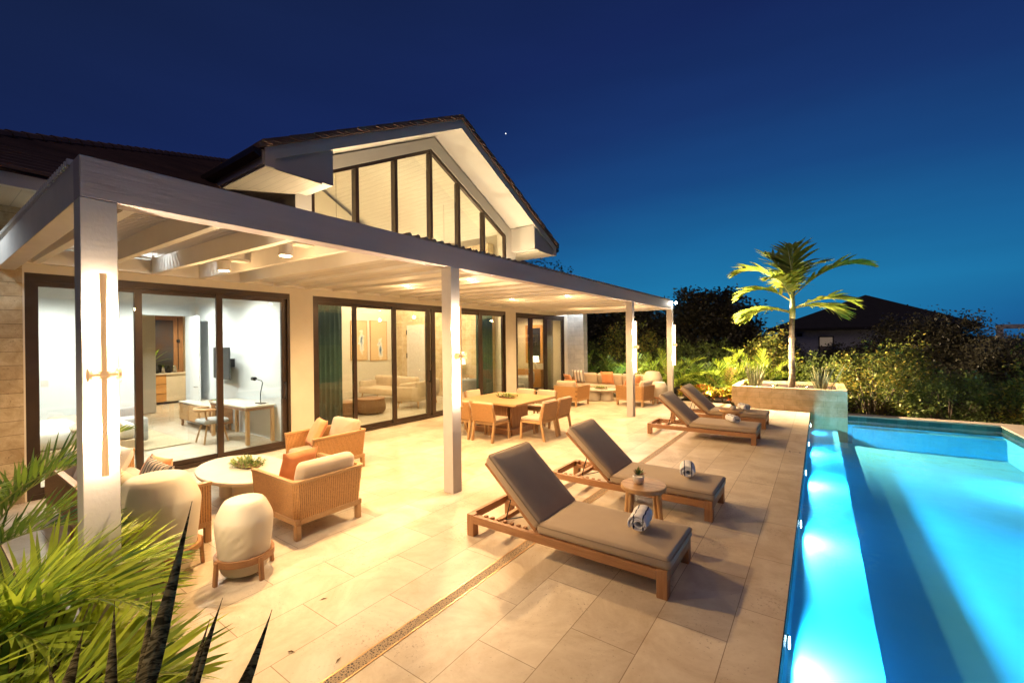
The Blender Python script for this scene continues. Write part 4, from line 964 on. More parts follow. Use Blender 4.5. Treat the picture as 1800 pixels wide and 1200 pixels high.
for k, (x, y, a, lab) in enumerate(((-2.98, 1.50, 0.4, 'small brown fallen leaf on the paving nearest the sansevieria'), (-2.60, 1.62, 2.0, 'small brown fallen leaf on the paving beside the drain grate'), (-3.35, 1.95, 1.1, 'small brown fallen leaf in front of the smaller cream pot'))):
    m_ = M(); leaflet(m_, (0, 0, 0), (math.cos(a), math.sin(a), 0.05), Vector((-math.sin(a), math.cos(a), 0)), 0.06, 0.018, 0.08) if False else m_.add([(0, 0, 0), (0.03, 0.008, 0.006), (0.065, 0, 0.001), (0.03, -0.008, 0.004)], [(0, 1, 2, 3)])
    tag(make('fallen_leaf', m_, ROPE, None, loc=(x, y, 0.003), rot=(0, 0, a)), lab, 'leaf', 'fallen leaves on the terrace')
# raised planter
t = thing('raised_planter', 'long raised limestone planter at the far end of the pool', 'planter', (0, 0, 0))
PX = (-2.22, 0.61); PYs = (14.80, 17.2)
make('planter_wall', M().box((PX[0], PYs[0], -0.45), (PX[1], PYs[0]+0.17, 0.643)).box((PX[0], PYs[1]-0.17, -1.3), (PX[1], PYs[1], 0.643)).box((PX[0], PYs[0]+0.17, -1.3), (PX[0]+0.2, PYs[1]-0.17, 0.643)).box((PX[1]-0.2, PYs[0]+0.17, -1.3), (PX[1], PYs[1]-0.17, 0.643)), PLSTONE, t)
make('soil', M().box((PX[0]+0.2, PYs[0]+0.17, 0.3), (PX[1]-0.2, PYs[1]-0.17, 0.55)), SOIL, t)

# ================================================================== PLANTS
def leaflet(mb, b, d, side, ln, wd, droop, segs=3):
    """one folded blade starting at b along d"""
    vs = []; p = Vector(b); dd = Vector(d)
    prof = [0.35, 1.0, 0.75, 0.0] if segs == 3 else [0.45, 1.0, 0.0]
    for i in range(segs+1):
        wv = side*wd*0.5*prof[i]
        vs += [p-wv, p+wv] if prof[i] > 0 else [p]
        dd = (dd+Vector((0, 0, -droop/segs))).normalized(); p = p+dd*(ln/segs)
    fs = [(2*i, 2*i+1, 2*i+3, 2*i+2) for i in range(segs-1)]+[(2*segs-2, 2*segs-1, 2*segs)]
    mb.add(vs, fs)
def frond(lv, stk, base, az, elev, length, arch, n=26, lmax=0.4, wd=0.03, droop=0.35, rs=0.012, vang=35, start=0.18, tip=0.35, twist=0.0):
    p = Vector(base); d = Vector((math.cos(az)*math.cos(elev), math.sin(az)*math.cos(elev), math.sin(elev)))
    hor = Vector((math.cos(az), math.sin(az), 0))
    pts = [p.copy()]; dirs = [d.copy()]; S_ = 14
    for i in range(S_):
        d = (d+Vector((0, 0, -arch/S_*(0.35+1.3*i/S_)))+hor*0.004).normalized(); p = p+d*(length/S_); pts.append(p.copy()); dirs.append(d.copy())
    stk.tube(pts, [rs*(1-0.8*i/S_) for i in range(S_+1)], 5)
    for k in range(n):
        u = start+(1-start)*k/(n-1); f_ = u*S_; i = min(int(f_), S_-1); w_ = f_-i
        q = pts[i]*(1-w_)+pts[i+1]*w_; dd = (dirs[i]*(1-w_)+dirs[i+1]*w_).normalized()
        v = (u-start)/(1-start); ln = lmax*(math.sin(PI*(0.12+0.83*v))**0.7)*random.uniform(0.88, 1.08)
        sd = dd.cross(Vector((0, 0, 1)))
        if sd.length < 0.05: sd = Vector((-math.sin(az), math.cos(az), 0))
        sd.normalize(); upv = sd.cross(dd).normalized()
        for s in (-1, 1):
            a = R(62-34*v)+random.uniform(-0.08, 0.08)
            va = R(vang)+random.uniform(-0.15, 0.15)
            ld = (dd*math.cos(a)+(sd*s*math.cos(va)+upv*math.sin(va))*math.sin(a)).normalized()
            wside = (ld.cross(upv)).normalized()
            wside = (wside*math.cos(0.5)+upv*s*math.sin(0.5)).normalized()
            leaflet(lv, q, ld, wside, ln, wd*random.uniform(0.8, 1.15), droop*random.uniform(0.6, 1.4))
def clump(name, label, x, y, z, nf, length, lmax, wd, seed, leaf, group=None, elev=(0.7, 1.45), azr=(0, 360), arch=1.3, n=26, loc_jit=0.12, droop=0.4, cat='palm', extra=None, start=0.18, rs=0.012):
    random.seed(seed); lv = M(); sk_ = M()
    for k in range(nf):
        az = R(azr[0]+(azr[1]-azr[0])*(k+random.random()*0.9)/nf); el_ = random.uniform(*elev)
        frond(lv, sk_, (random.uniform(-1, 1)*loc_jit, random.uniform(-1, 1)*loc_jit, 0), az, el_, length*random.uniform(0.75, 1.12), arch*random.uniform(0.8, 1.2), n=n, lmax=lmax, wd=wd, droop=droop, start=start, rs=rs)
    t = thing(name, label, cat, (x, y, z), 0, group)
    make('foliage', lv, leaf, t); make('stem', sk_, STALK, t)
    if extra:
        lv2 = M(); sk2 = M()
        for az, el_, ln in extra: frond(lv2, sk2, (0, 0, 0), R(az), el_, ln, arch*0.9, n=n, lmax=lmax*0.7, wd=wd, droop=droop)
        make('dry_frond', lv2, DRYLEAF, t)
    return t
# foreground arecas on the left
NG = 'foreground palms in the planting bed'
clump('areca_palm', 'dense yellow green areca palm filling the lower left corner', -4.15, 0.05, 0.02, 17, 1.30, 0.55, 0.028, 21, ARECA, NG, elev=(0.70, 1.15), arch=1.55, n=28, droop=0.25, azr=(-70, 125))
clump('areca_palm', 'low yellow areca palm right under the sansevieria blades', -3.35, -0.10, -0.05, 14, 1.15, 0.52, 0.030, 22, ARECA, NG, elev=(0.5, 0.95), arch=1.3, n=26, droop=0.2, azr=(-10, 170))
clump('areca_palm', 'darker green areca palm reaching over the near sofa at the left edge', -5.55, 0.05, 0.10, 9, 1.60, 0.42, 0.024, 23, ARECAG, NG, elev=(0.8, 1.2), arch=1.5, n=32, droop=0.25, azr=(-30, 110))
# sansevieria blades right before the camera
def blade(mb, b, tip, w_, bend=(0, 0, 0), n=9, fold=0.35):
    b = Vector(b); tip = Vector(tip); d = (tip-b)
    view = (b-Vector((0, 0, 2.1))).normalized(); sd = d.cross(view).normalized()
    nor = sd.cross(d).normalized(); bend = Vector(bend); vs = []
    for i in range(n+1):
        u = i/n; p = b+d*u+bend*math.sin(PI*u)
        ww = w_*0.38*(0.62+0.5*math.sin(PI*min(1, u*1.15)))*(1-u**3.2)
        if i == n: vs += [p, p+nor*0.0005, p]
        else: vs += [p-sd*ww, p+nor*ww*fold, p+sd*ww]
    o = []
    for i in range(n):
        a = 3*i; o += [(a, a+1, a+4, a+3), (a+1, a+2, a+5, a+4)]
    mb.add(vs, o)
def sans(label, blades, loc, material, group, th=0.004):
    t = thing('snake_plant', label, 'snake plant', loc, 0, group)
    for b, tip, w_, bend in blades:
        m_ = M(); blade(m_, Vector(b)-Vector(loc), Vector(tip)-Vector(loc), w_, bend) if False else None
    m_ = M()
    for b, tip, w_, bend in blades: blade(m_, b, tip, w_, bend)
    m_.v = [(v[0]-loc[0], v[1]-loc[1], v[2]-loc[2]) for v in m_.v]
    o = make('leaf_blade', m_, material, t, smooth=True)
    s = o.modifiers.new('s', 'SOLIDIFY'); s.thickness = th
    return t
sans('dark pointed sansevieria blades rising in front of the camera', [
    ((-2.34, 0.48, 0.29), (-2.07, 0.67, 1.47), 0.085, (0.025, 0, 0.0)), ((-2.14, 0.56, 0.29), (-1.76, 0.83, 1.06), 0.10, (0.04, 0.02, -0.06)), ((-2.24, 0.60, 0.29), (-2.03, 0.76, 1.05), 0.062, (0.0, 0, 0)),
    ((-2.42, 0.55, 0.29), (-2.34, 0.61, 1.04), 0.062, (0, 0, 0)), ((-2.44, 0.47, 0.29), (-2.40, 0.50, 1.04), 0.060, (0.01, 0, 0)), ((-2.79, 0.35, 0.29), (-2.65, 0.45, 0.86), 0.07, (0, 0, 0)),
    ((-2.57, 0.38, 0.29), (-2.63, 0.34, 0.78), 0.07, (0, 0, 0)), ((-2.19, 0.53, 0.29), (-1.98, 0.68, 0.93), 0.075, (0, 0, 0)), ((-2.26, 0.60, 0.29), (-2.19, 0.77, 0.90), 0.055, (0, 0, 0)), ((-2.05, 0.52, 0.29), (-1.93, 0.78, 0.66), 0.05, (0, 0, 0))],
    (-2.3, 0.5, 0.29), SNAKE, 'sansevierias')
# far garden behind the sofa and the croton bed
FG = 'areca palms in the far garden bed'
far = [(-8.6, 17.6, 1.55, ARECAG, 31, 'dark green areca palm beside the pale stone pier'), (-7.2, 17.5, 1.6, ARECAG, 32, 'green areca palm with long arching fronds behind the striped pillow'), (-5.9, 17.7, 1.75, ARECA, 33, 'yellow green areca palm behind the far sofa'),
       (-4.75, 17.0, 1.75, ARECA, 34, 'areca palm between the third and last columns with a dry frond'), (-3.65, 17.3, 1.6, ARECAG, 35, 'dark areca palm just right of the last column'), (-2.75, 17.2, 1.65, ARECA, 36, 'areca palm behind the crotons with an orange dry frond'),
       (-1.9, 18.4, 2.0, ARECA, 37, 'tall upright yellow areca palm left of the raised planter')]
for x, y, ln, mt, sd, lab in far:
    clump('areca_palm', lab, x, y, 0.0, 16, ln, 0.45, 0.038, sd, mt, FG, elev=(0.75, 1.5), arch=1.4, n=20, extra=[(-70, 1.1, 1.7), (200, 1.0, 1.5)] if sd in (34, 36) else None)
# crotons
def croton(x, y, z, s, seed, label):
    random.seed(seed); m_ = M()
    for k in range(14):
        cx, cy, cz = random.gauss(0, .20), random.gauss(0, .16), random.uniform(0.1, 0.45)
        for j in range(16):
            a = random.random()*2*PI; e_ = random.uniform(0.0, 1.3); d = Vector((math.cos(a)*math.cos(e_), math.sin(a)*math.cos(e_), math.sin(e_)))
            ln = random.uniform(0.12, 0.2); sd = d.cross(Vector((0, 0, 1))).normalized()
            leaflet(m_, (cx, cy, cz), d, sd, ln, 0.062, 0.5)
    t = thing('croton_bush', label, 'croton', (x, y, z), 0, 'yellow and red crotons in front of the palms')
    t.scale = (s, s, s)
    make('foliage', m_, CROTON, t)
    make('stem', M().tube([(0, 0, -0.05), (0.02, 0, 0.3)], 0.02, 6).tube([(0, 0, 0.05), (-0.14, 0.05, 0.3)], 0.014, 6).tube([(0, 0, 0.05), (0.15, -0.05, 0.28)], 0.014, 6), BRANCH, t)
    return t
cl = ['beside the last column', 'second from the last column', 'third from the last column', 'behind the farthest lounger back', 'second from the raised planter', 'against the raised planter']
xs = [-3.85, -3.55, -3.22, -2.92, -2.62, -2.38]
c1 = croton(xs[0], 15.75, 0, 1.05, 51, 'yellow croton bush '+cl[0]); c2 = croton(xs[1], 15.9, 0, 1.0, 52, 'yellow and orange croton bush '+cl[1])
for i in range(2, 6):
    dup((c1, c2)[i % 2], (xs[i]-0.03, 15.72+0.12*(i % 2), 0), 1.3*i, label='yellow and red croton bush '+cl[i], scale=(1.05, 1.05, 0.95+0.08*(i % 3)))

# the palm in the raised planter
random.seed(77)
t = thing('palm_tree', 'single lit palm tree growing from the raised limestone planter', 'palm tree', (-0.70, 15.85, 0.54))
tr = [(0, 0, 0), (0.01, 0, 0.5), (0.0, 0, 1.1), (0.01, 0, 1.7), (0.03, 0, 2.15)]
make('trunk', M().tube(tr, [0.105, 0.085, 0.078, 0.072, 0.075], 18), BARK, t, smooth=True)
make('crownshaft', M().tube([(0.03, 0, 2.14), (0.035, 0, 2.4), (0.04, 0, 2.75), (0.05, 0, 3.1)], [0.078, 0.082, 0.06, 0.03], 16), mat('crownshaft_green', (0.40, 0.42, 0.16), (0.26, 0.30, 0.09), rough=0.4, scale=6), t, smooth=True)
make('spear_leaf', M().tube([(0.05, 0, 3.05), (0.03, 0, 3.6), (-0.07, 0, 4.35)], [0.022, 0.020, 0.003], 8), mat('spear_green', (0.50, 0.50, 0.22), rough=0.5), t)
lv = M(); sk_ = M()
fr = [(178, 1.05, 2.0, 1.75, 2.80), (2, 0.88, 2.15, 1.35, 2.80), (150, 1.25, 1.7, 1.0, 2.85), (195, 0.75, 1.6, 1.6, 2.65), (-12, 0.45, 1.55, 1.0, 2.45), (190, 0.40, 1.45, 1.15, 2.30), (160, 0.35, 1.45, 1.2, 2.35), (20, 0.3, 1.3, 1.2, 2.45),
      (120, 1.20, 1.7, 0.9, 2.8), (60, 1.05, 1.8, 1.1, 2.8), (100, 0.9, 1.5, 1.3, 2.7), (265, 1.15, 1.4, 1.8, 2.7), (235, 1.1, 1.4, 1.8, 2.65), (90, 1.42, 1.6, 0.5, 2.85)]
for az, el_, ln, ar, z in fr:
    frond(lv, sk_, (0.04, 0, z), R(az), el_, ln, ar, n=20, lmax=(0.85 if az not in (265, 235) else 0.5), wd=0.115, droop=0.55, rs=0.024, vang=22, start=0.24)
make('crown', lv, PALML, t); make('leaf_stalk', sk_, STALK, t)
# pale snake plants in the planter
def snake_far(x, y, seed, label, n=26, h=0.85):
    random.seed(seed); bl = []
    for k in range(n):
        a = random.random()*2*PI; r0 = random.random()*0.2; bx_, by_ = x+math.cos(a)*r0, y+math.sin(a)*r0*0.7
        hh = h*random.uniform(0.55, 1.05); sp = random.uniform(0.05, 0.5)*hh
        bl.append(((bx_, by_, 0.54), (bx_+math.cos(a)*sp, by_+math.sin(a)*sp*0.8, 0.54+hh), random.uniform(0.035, 0.055), (0, 0, 0)))
    return sans(label, bl, (x, y, 0.54), SNAKEL, 'sansevierias', 0.006)
snake_far(-1.62, 15.35, 61, 'pale sansevieria at the left end of the raised planter')
snake_far(0.02, 15.35, 62, 'pale spiky sansevieria at the right end of the raised planter')
def flower_bush(x, y, z, seed, label, col, s=0.16):
    random.seed(seed); m_ = M(); f_ = M()
    for k in range(120):
        a = random.random()*2*PI; rr = random.random()*s*1.5; c = Vector((math.cos(a)*rr, math.sin(a)*rr, random.uniform(0, s)))
        d = Vector((random.gauss(0, 1), random.gauss(0, 1), random.uniform(0, 1))).normalized(); sd = d.cross(Vector((0.1, 0, 1))).normalized()
        tgt = f_ if (k % 9 == 0) else m_
        leaflet(tgt, c, d, sd, 0.055, 0.035, 0.2, 2)
    t = thing('flowering_plant', label, 'flowers', (x, y, z)); make('foliage', m_, SHRUBL, t); make('blossom', f_, col, t); return t
flower_bush(-0.42, 15.35, 0.55, 65, 'low pink flowering plant right of the palm trunk', PINK)
flower_bush(-1.12, 15.4, 0.55, 66, 'low leafy plant between the palm trunk and left sansevieria', DRYLEAF, 0.10)

def shrub_mesh(seed, rx, ry, rz, nc, nl, ls, flat=0.8):
    """foliage as many small leaf faces in clumps spread through the crown, with limbs"""
    random.seed(seed); lv = M(); br = M(); vs = []; fs = []
    for k in range(nc):
        a = random.random()*2*PI; cz = random.uniform(0.02, 1.0); prof = math.sqrt(max(0.05, 1-(cz-0.42)**2/0.40)); rr = math.sqrt(random.uniform(0.15, 1.0))*prof
        c = Vector((math.cos(a)*rr*rx, math.sin(a)*rr*ry, cz*rz*random.uniform(0.85, 1.12)))
        cs = random.uniform(0.6, 1.4)*0.075*(rx+rz)/2
        if k % 5 == 0: br.tube([(0, 0, 0), (c.x*0.35, c.y*0.35, c.z*0.4), (c.x*0.9, c.y*0.9, c.z*0.9)], [0.035, 0.022, 0.006], 5)
        for j in range(nl):
            q = c+Vector([max(-1.7*cs, min(1.7*cs, random.gauss(0, cs*g_))) for g_ in (1, 1, flat)])
            d = Vector((random.gauss(0, 1), random.gauss(0, 1), random.gauss(0.2, 0.7))).normalized(); s = d.cross(Vector((random.gauss(0, 1), random.gauss(0, 1), 1.5))).normalized()
            l_ = ls*random.uniform(0.6, 1.4); w_ = l_*0.32; o = len(vs)
            vs += [tuple(q-d*l_*0.5), tuple(q+s*w_), tuple(q+d*l_*0.5), tuple(q-s*w_)]; fs.append((o, o+1, o+2, o+3))
    lv.v = vs; lv.f = fs
    return lv, br
def shrub(label, cat, name, loc, seed, dims, nc, nl, ls, leaf, group, rz=0):
    lv, br = shrub_mesh(seed, *dims, nc, nl, ls)
    t = thing(name, label, cat, loc, rz, group)
    make('foliage', lv, leaf, t); make('branches', br, BRANCH, t)
    return t
# hedge of loose shrubs behind the pool
HG = 'loose shrubs behind the pool'
h1 = shrub('yellow flecked shrub right behind the raised planter corner', 'shrub', 'garden_shrub', (1.35, 17.6, -1.0), 81, (1.35, 1.0, 2.5), 170, 46, 0.085, SHRUBY, HG)
h2 = shrub('yellow green feathery shrub by the far right corner of the pool', 'shrub', 'garden_shrub', (5.0, 16.9, -1.2), 82, (1.4, 1.1, 2.25), 180, 46, 0.085, SHRUBY, HG)
h3 = shrub('green shrub in the middle behind the pool coping', 'shrub', 'garden_shrub', (2.95, 17.2, -1.1), 83, (1.25, 1.0, 2.0), 160, 46, 0.075, SHRUBL, HG)
for x, y, z, rz, s, src, lab in [(0.1, 19.2, -1.0, 1.0, 1.15, h3, 'green shrub directly behind the palm trunk'), (2.2, 19.6, -1.1, 2.2, 1.1, h1, 'yellow flecked shrub in the second row, left of the middle'), (4.0, 18.9, -1.2, 3.0, 1.0, h3, 'dull green shrub in the second row right of the middle'),
                          (6.9, 16.6, -1.25, 0.8, 1.1, h2, 'yellow green feathery shrub cut by the right picture edge'), (6.3, 14.6, -1.25, 2.5, 0.9, h3, 'green shrub outside the right corner of the pool coping'), (-1.7, 20.3, -0.6, 2.0, 1.1, h1, 'shrub behind the left sansevieria'), (-3.6, 20.6, -0.5, 4.0, 1.15, h3, 'dim green shrub above the croton bed'), (-5.6, 20.8, -0.5, 5.0, 1.2, h3, 'dim green shrub behind the last column'), (-7.8, 21.0, -0.5, 0.5, 1.25, h1, 'dim shrub framed between the stone pier and the third column'), (-9.9, 20.6, -0.5, 1.5, 1.2, h3, 'dim shrub behind the pale stone pier'), (5.6, 19.2, -1.3, 5.2, 1.15, h1, 'yellow flecked shrub in the second row at the right')]:
    dup(src, (x, y, z), rz, label=lab, scale=(s, s, s))
DG = 'dark trees behind the garden'
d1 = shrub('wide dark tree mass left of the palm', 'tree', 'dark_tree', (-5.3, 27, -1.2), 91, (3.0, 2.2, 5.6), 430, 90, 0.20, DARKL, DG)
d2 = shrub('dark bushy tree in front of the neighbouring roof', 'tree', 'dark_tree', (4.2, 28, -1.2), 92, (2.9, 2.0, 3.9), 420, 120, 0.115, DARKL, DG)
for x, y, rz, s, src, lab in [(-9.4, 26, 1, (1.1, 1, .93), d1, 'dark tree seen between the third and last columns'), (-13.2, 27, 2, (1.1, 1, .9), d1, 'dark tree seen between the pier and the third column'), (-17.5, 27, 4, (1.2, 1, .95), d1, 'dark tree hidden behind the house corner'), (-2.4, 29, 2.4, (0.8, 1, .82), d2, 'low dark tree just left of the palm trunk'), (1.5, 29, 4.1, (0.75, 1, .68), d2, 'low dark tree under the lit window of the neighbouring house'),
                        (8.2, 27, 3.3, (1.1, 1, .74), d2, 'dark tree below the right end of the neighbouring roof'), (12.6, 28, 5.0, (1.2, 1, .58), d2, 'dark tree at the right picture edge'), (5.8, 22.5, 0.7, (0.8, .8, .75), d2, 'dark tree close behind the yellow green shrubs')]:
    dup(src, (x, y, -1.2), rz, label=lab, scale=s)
st('distant_wood', shrub_mesh(95, 62, 8, 2.6, 900, 60, 0.5, 0.22)[0].xf(Matrix.Translation((4, 75, -2.2))), DARKL)['kind'] = 'stuff'
bpy.context.scene.objects['distant_wood']['label'] = 'far dark wood along the horizon'; bpy.context.scene.objects['distant_wood']['category'] = 'wood'
clump('dark_palm', 'dark palm silhouette standing above the tree mass', -7.1, 26, 1.9, 14, 1.5, 0.5, 0.07, 41, DARKL, None, elev=(0.2, 1.2), arch=1.6, n=16)
clump('dark_palm', 'small dark palm top just right of the floodlight', -5.0, 26, 2.2, 12, 1.3, 0.45, 0.07, 42, DARKL, None, elev=(0.2, 1.2), arch=1.6, n=16)
for i, (x, h_, lab) in enumerate(((-15.3, 7.2, 'leftmost small treetop showing over the pergola'), (-13.9, 6.9, 'middle small treetop showing over the pergola'), (-12.8, 6.5, 'rightmost small treetop showing over the pergola'))):
    if i == 0: tt = shrub(lab, 'tree', 'treetop', (x, 24, -1.2), 97, (1.1, 1.0, 8.2), 60, 60, 0.16, DARKL, 'treetops over the pergola')
    else: dup(tt, (x, 24, -1.2), i*1.3, label=lab, scale=(1, 1, (h_+1.2)/8.4))

# ================================================================== NEIGHBOURING HOUSE
t = thing('neighbouring_house', 'dark roofed white house with one lit window beyond the trees', 'house', (0, 0, 0))
nw = mat('dim_white_render', (0.75, 0.73, 0.72), rough=0.9)
make('wall', M().box((-2.9, 45, -1.4), (8.6, 54, 2.95)), nw, t)
nr = M().add([(-3.8, 44.2, 2.85), (9.4, 44.2, 2.95), (9.6, 54.8, 2.95), (-3.8, 54.8, 2.85), (3.3, 48.5, 5.75), (3.4, 50.5, 5.75), (-3.8, 44.2, 2.65), (9.4, 44.2, 2.75), (9.6, 54.8, 2.75), (-3.8, 54.8, 2.65)],
             [(0, 1, 4), (1, 2, 5, 4), (2, 3, 5), (3, 0, 4, 5), (0, 6, 7, 1), (1, 7, 8, 2), (6, 9, 8, 7), (3, 9, 6, 0)])
make('roof', nr, mat('dark_shingle', (0.035, 0.030, 0.030), (0.025, 0.022, 0.022), rough=0.9, scale=3, bump=0.4), t)
nwf = make('window', M().box((-0.05, 44.93, -0.2), (0.98, 45.0, 2.2)), BLACK, t)
make('pane', M().box((0.03, 44.90, 1.35), (0.90, 44.925, 2.1)), emis('lit_pane', (1.0, 0.72, 0.42), 0.12), nwf)
make('pane', M().box((0.03, 44.90, -0.1), (0.90, 44.925, 1.3)), emis('dim_pane', (1.0, 0.6, 0.4), 0.02, (0.05, 0.04, 0.04)), nwf)
make('air_vent', M().box((-2.3, 44.95, 2.2), (-1.9, 45.0, 2.45)).box((-1.6, 44.95, 2.2), (-1.2, 45.0, 2.45)), BLACK, t)
t = thing('neighbouring_pergola', 'pale pergola frame far off at the right edge of the trees', 'pergola', (0, 0, 0))
make('beam', M().box((10.2, 44.5, 2.55), (15.2, 44.8, 2.85)), nw, t)
for x in (10.2, 14.9): make('post', M().box((x, 44.5, -1.4), (x+0.3, 44.8, 2.55)), nw, t)
o = make('star', M().lathe([(0.1, -1.2), (1.2, 0), (0.1, 1.2)], n=8), emis('star_light', (1, 1, 1), 3), None, loc=(0, 0, 0))
o.location = Vector((0, 0, 2.1))+(F+r_*((889-900)/759.88)-u_*((235-600)/759.88))*900
tag(o, 'single bright star above the gable', 'star')

# ================================================================== ROOMS
def sm(name, mb, material, label, cat, **k): return tag(make(name, mb, material, **k), label, cat)
# ---- bedroom with white walls
t = thing('bed', 'white made bed with a rumpled throw in the nearest bedroom', 'bed', (-11.9, 1.6, 0))
make('base', M().box((-1.1, -1.0, 0.05), (1.1, 1.0, 0.30)), BEIGE, t, bevel=0.02)
make('mattress', M().slab((0, 0, 0.46), (2.2, 2.0, 0.30), (0, 0, 0), 0.08, 0.04), WHITEF, t, smooth=True)
make('headboard', M().box((-1.1, -1.1, 0.05), (1.1, -1.01, 1.2)), BEIGE, t, bevel=0.02)
make('throw', M().slab((0, 0.45, 0.60), (2.26, 0.7, 0.06), (0, 0, 0), 0.028, 0.02), BEIGE, t, smooth=True)
for x in (-0.5, 0.5): make('bed_pillow', M().pillow((x, -0.7, 0.82), 0.8, 0.55, 0.26, (R(60), 0, 0)), WHITEF, t, smooth=True)
t = thing('accent_chair', 'grey upholstered bench seat at the end of the white bed', 'seat', (-11.75, 2.72, 0))
make('seat', M().slab((0, 0, 0.36), (0.55, 0.5, 0.5), (0, 0, 0), 0.05, 0.02), GREYF, t, smooth=True)
make('backrest', M().slab((-0.22, 0, 0.62), (0.12, 0.5, 0.35), (0, 0, 0), 0.04, 0.0), GREYF, t, smooth=True)
o = make('rug', M().box((-14.0, 0.9, 0), (-11.0, 3.55, 0.012)), RUG); tag(o, 'beige woven rug on the bedroom floor', 'rug')
DY = 4.68
t = thing('writing_desk', 'pale topped writing desk with wooden legs against the bedroom wall', 'desk', (-10.55, 4.36, 0))
make('desk_top', M().box((-0.92, -0.30, 0.77), (0.92, 0.30, 0.80)), CONC, t)
make('apron', M().box((-0.90, -0.28, 0.71), (0.90, -0.26, 0.769)).box((0.88, -0.26, 0.71), (0.90, 0.28, 0.769)), WALN, t)
for x in (-0.86, 0.86):
    for y in (-0.24, 0.26): make('leg', M().box((x-0.04, y-0.03, 0), (x+0.04, y+0.03, 0.709)), TEAKLZ, t, bevel=0.004)
t = thing('desk_lamp', 'black angled metal lamp on the writing desk', 'desk lamp', (-9.95, 4.50, 0.801))
make('base', M().box((-0.13, -0.06, 0), (0.13, 0.06, 0.02)), BLACK, t, bevel=0.004)
make('arm', M().tube([(0, 0, 0.02), (0, 0, 0.22), (0.10, -0.0, 0.46), (0.06, 0, 0.50), (-0.24, 0, 0.53)], 0.010, 8), BLACK, t)
make('shade', M().tube([(-0.24, 0, 0.53), (-0.36, 0, 0.53)], 0.042, 16), BLACK, t)
t = thing('desk_chair', 'low round backed chair with a grey seat pulled up to the writing desk', 'chair', (-10.75, 3.86, 0))
make('seat', M().slab((0, 0, 0.46), (0.5, 0.5, 0.10), (0, 0, 0), 0.045, 0.02), GREYF, t, smooth=True)
bp_ = [(math.cos(R(a))*0.30, math.sin(R(a))*0.30, 0.72) for a in range(-190, 15, 15)]
make('back_rail', M().tube(bp_, [0.02+0.022*math.sin(PI*i/(len(bp_)-1)) for i in range(len(bp_))], 8), TEAKL, t, smooth=True)
for a in (45, 135, 225, 315):
    c, s = math.cos(R(a)), math.sin(R(a)); make('leg', M().tube([(0.32*c, 0.32*s, 0), (0.20*c, 0.20*s, 0.42)]+([(0.28*c, 0.28*s, 0.71)] if a > 180 else []), 0.018, 8), TEAKL, t)
t = thing('cane_credenza', 'low credenza with cane doors beside the writing desk', 'sideboard', (-12.75, 4.43, 0))
make('cabinet', M().box((-0.98, -0.24, 0.16), (0.98, 0.24, 0.60)), WALN, t)
make('top', M().box((-1.0, -0.26, 0.601), (1.0, 0.245, 0.63)), CONC, t)
for i in range(3): make('cane_door', M().box((-0.95+0.64*i, -0.255, 0.19), (-0.35+0.64*i, -0.2405, 0.57)), TEAKL, t)
for x in (-0.95, 0.89):
    for y in (-0.22, 0.17): make('leg', M().box((x, y, 0), (x+0.05, y+0.05, 0.16)), WALN, t)
t = thing('fruit_bowl', 'orange bowl of green leaves on the cane credenza', 'bowl', (-11.95, 4.40, 0.631))
make('bowl', M().lathe([(0.05, 0), (0.12, 0.05), (0.16, 0.12), (0.15, 0.12), (0.10, 0.06)], n=24), mat('terracotta', (0.6, 0.22, 0.08), rough=0.5), t, smooth=True)
lf = M(); random.seed(4)
for k in range(40):
    a = random.random()*6.28; leaflet(lf, (0, 0, 0.1), Vector((math.cos(a), math.sin(a), 0.9)).normalized(), Vector((-math.sin(a), math.cos(a), 0)), 0.16, 0.05, 0.8)
make('foliage', lf, ARECAG, t)
t = thing('television', 'wall mounted television swung out from the bedroom wall', 'television', (-11.75, 4.45, 1.65))
make('screen', M().box((-0.62, -0.03, -0.38), (0.62, 0.0, 0.38)).xf(Matrix.Rotation(R(-6), 4, 'Z')), SCREEN, t, bevel=0.006)
make('wall_bracket', M().box((-0.1, 0.02, -0.1), (0.1, 0.235, 0.1)), BLACK, t)
t = thing('interior_door', 'open white door leaf in the corner of the bedroom', 'door', (-14.07, 4.46, 0))
make('leaf', M().box((0, -0.02, 0.01), (0.92, 0.02, 2.86)), WHITEWALL, t, bevel=0.003)
make('handle', M().tube([(0.84, -0.02, 1.0), (0.84, -0.07, 1.0), (0.72, -0.07, 1.0)], 0.011, 8), CHROME, t)
for k, (y, z, lab) in enumerate(((1.75, 1.2, 'white switch plate on the bedroom back wall behind the first column'), (3.0, 1.2, 'white switch plate left of the bedroom doorway'))):
    sm('switch_plate', M().box((-14.099, y, z), (-14.09, y+0.12, z+0.14)), POT, lab, 'switch')
# corridor kitchenette
t = thing('kitchen_cabinet', 'warm wood drawer cabinet seen through the bedroom doorway', 'cabinet', (-19.2, 5.1, 0))
make('drawers', M().box((-0.3, 0.0, 0.08), (0.12, 0.34, 1.05)), CABW, t, bevel=0.003)
make('drawer_gap', M().box((0.121, 0.0, 0.36), (0.124, 0.34, 0.375)).box((0.121, 0.0, 0.70), (0.124, 0.34, 0.715)), BLACK, t)
make('cream_front', M().box((-0.3, 0.343, 0.08), (0.115, 1.0, 1.05)), CONC, t)
make('worktop', M().box((-0.3, -0.3, 1.051), (0.16, 1.05, 1.10)), CONC, t)
t = thing('display_cabinet', 'dark glass fronted cabinet above the kitchenette worktop', 'cabinet', (-19.3, 5.1, 1.101))
make('panel', M().box((-0.15, -0.3, 0.0), (0.0, 0.62, 1.90)), mat('dark_glass', (0.02, 0.035, 0.06), (0.05, 0.025, 0.012), rough=0.3, scale=1.5), t)
make('side_panel', M().box((-0.15, 0.625, 0.0), (0.012, 0.92, 2.1)), WALN, t)
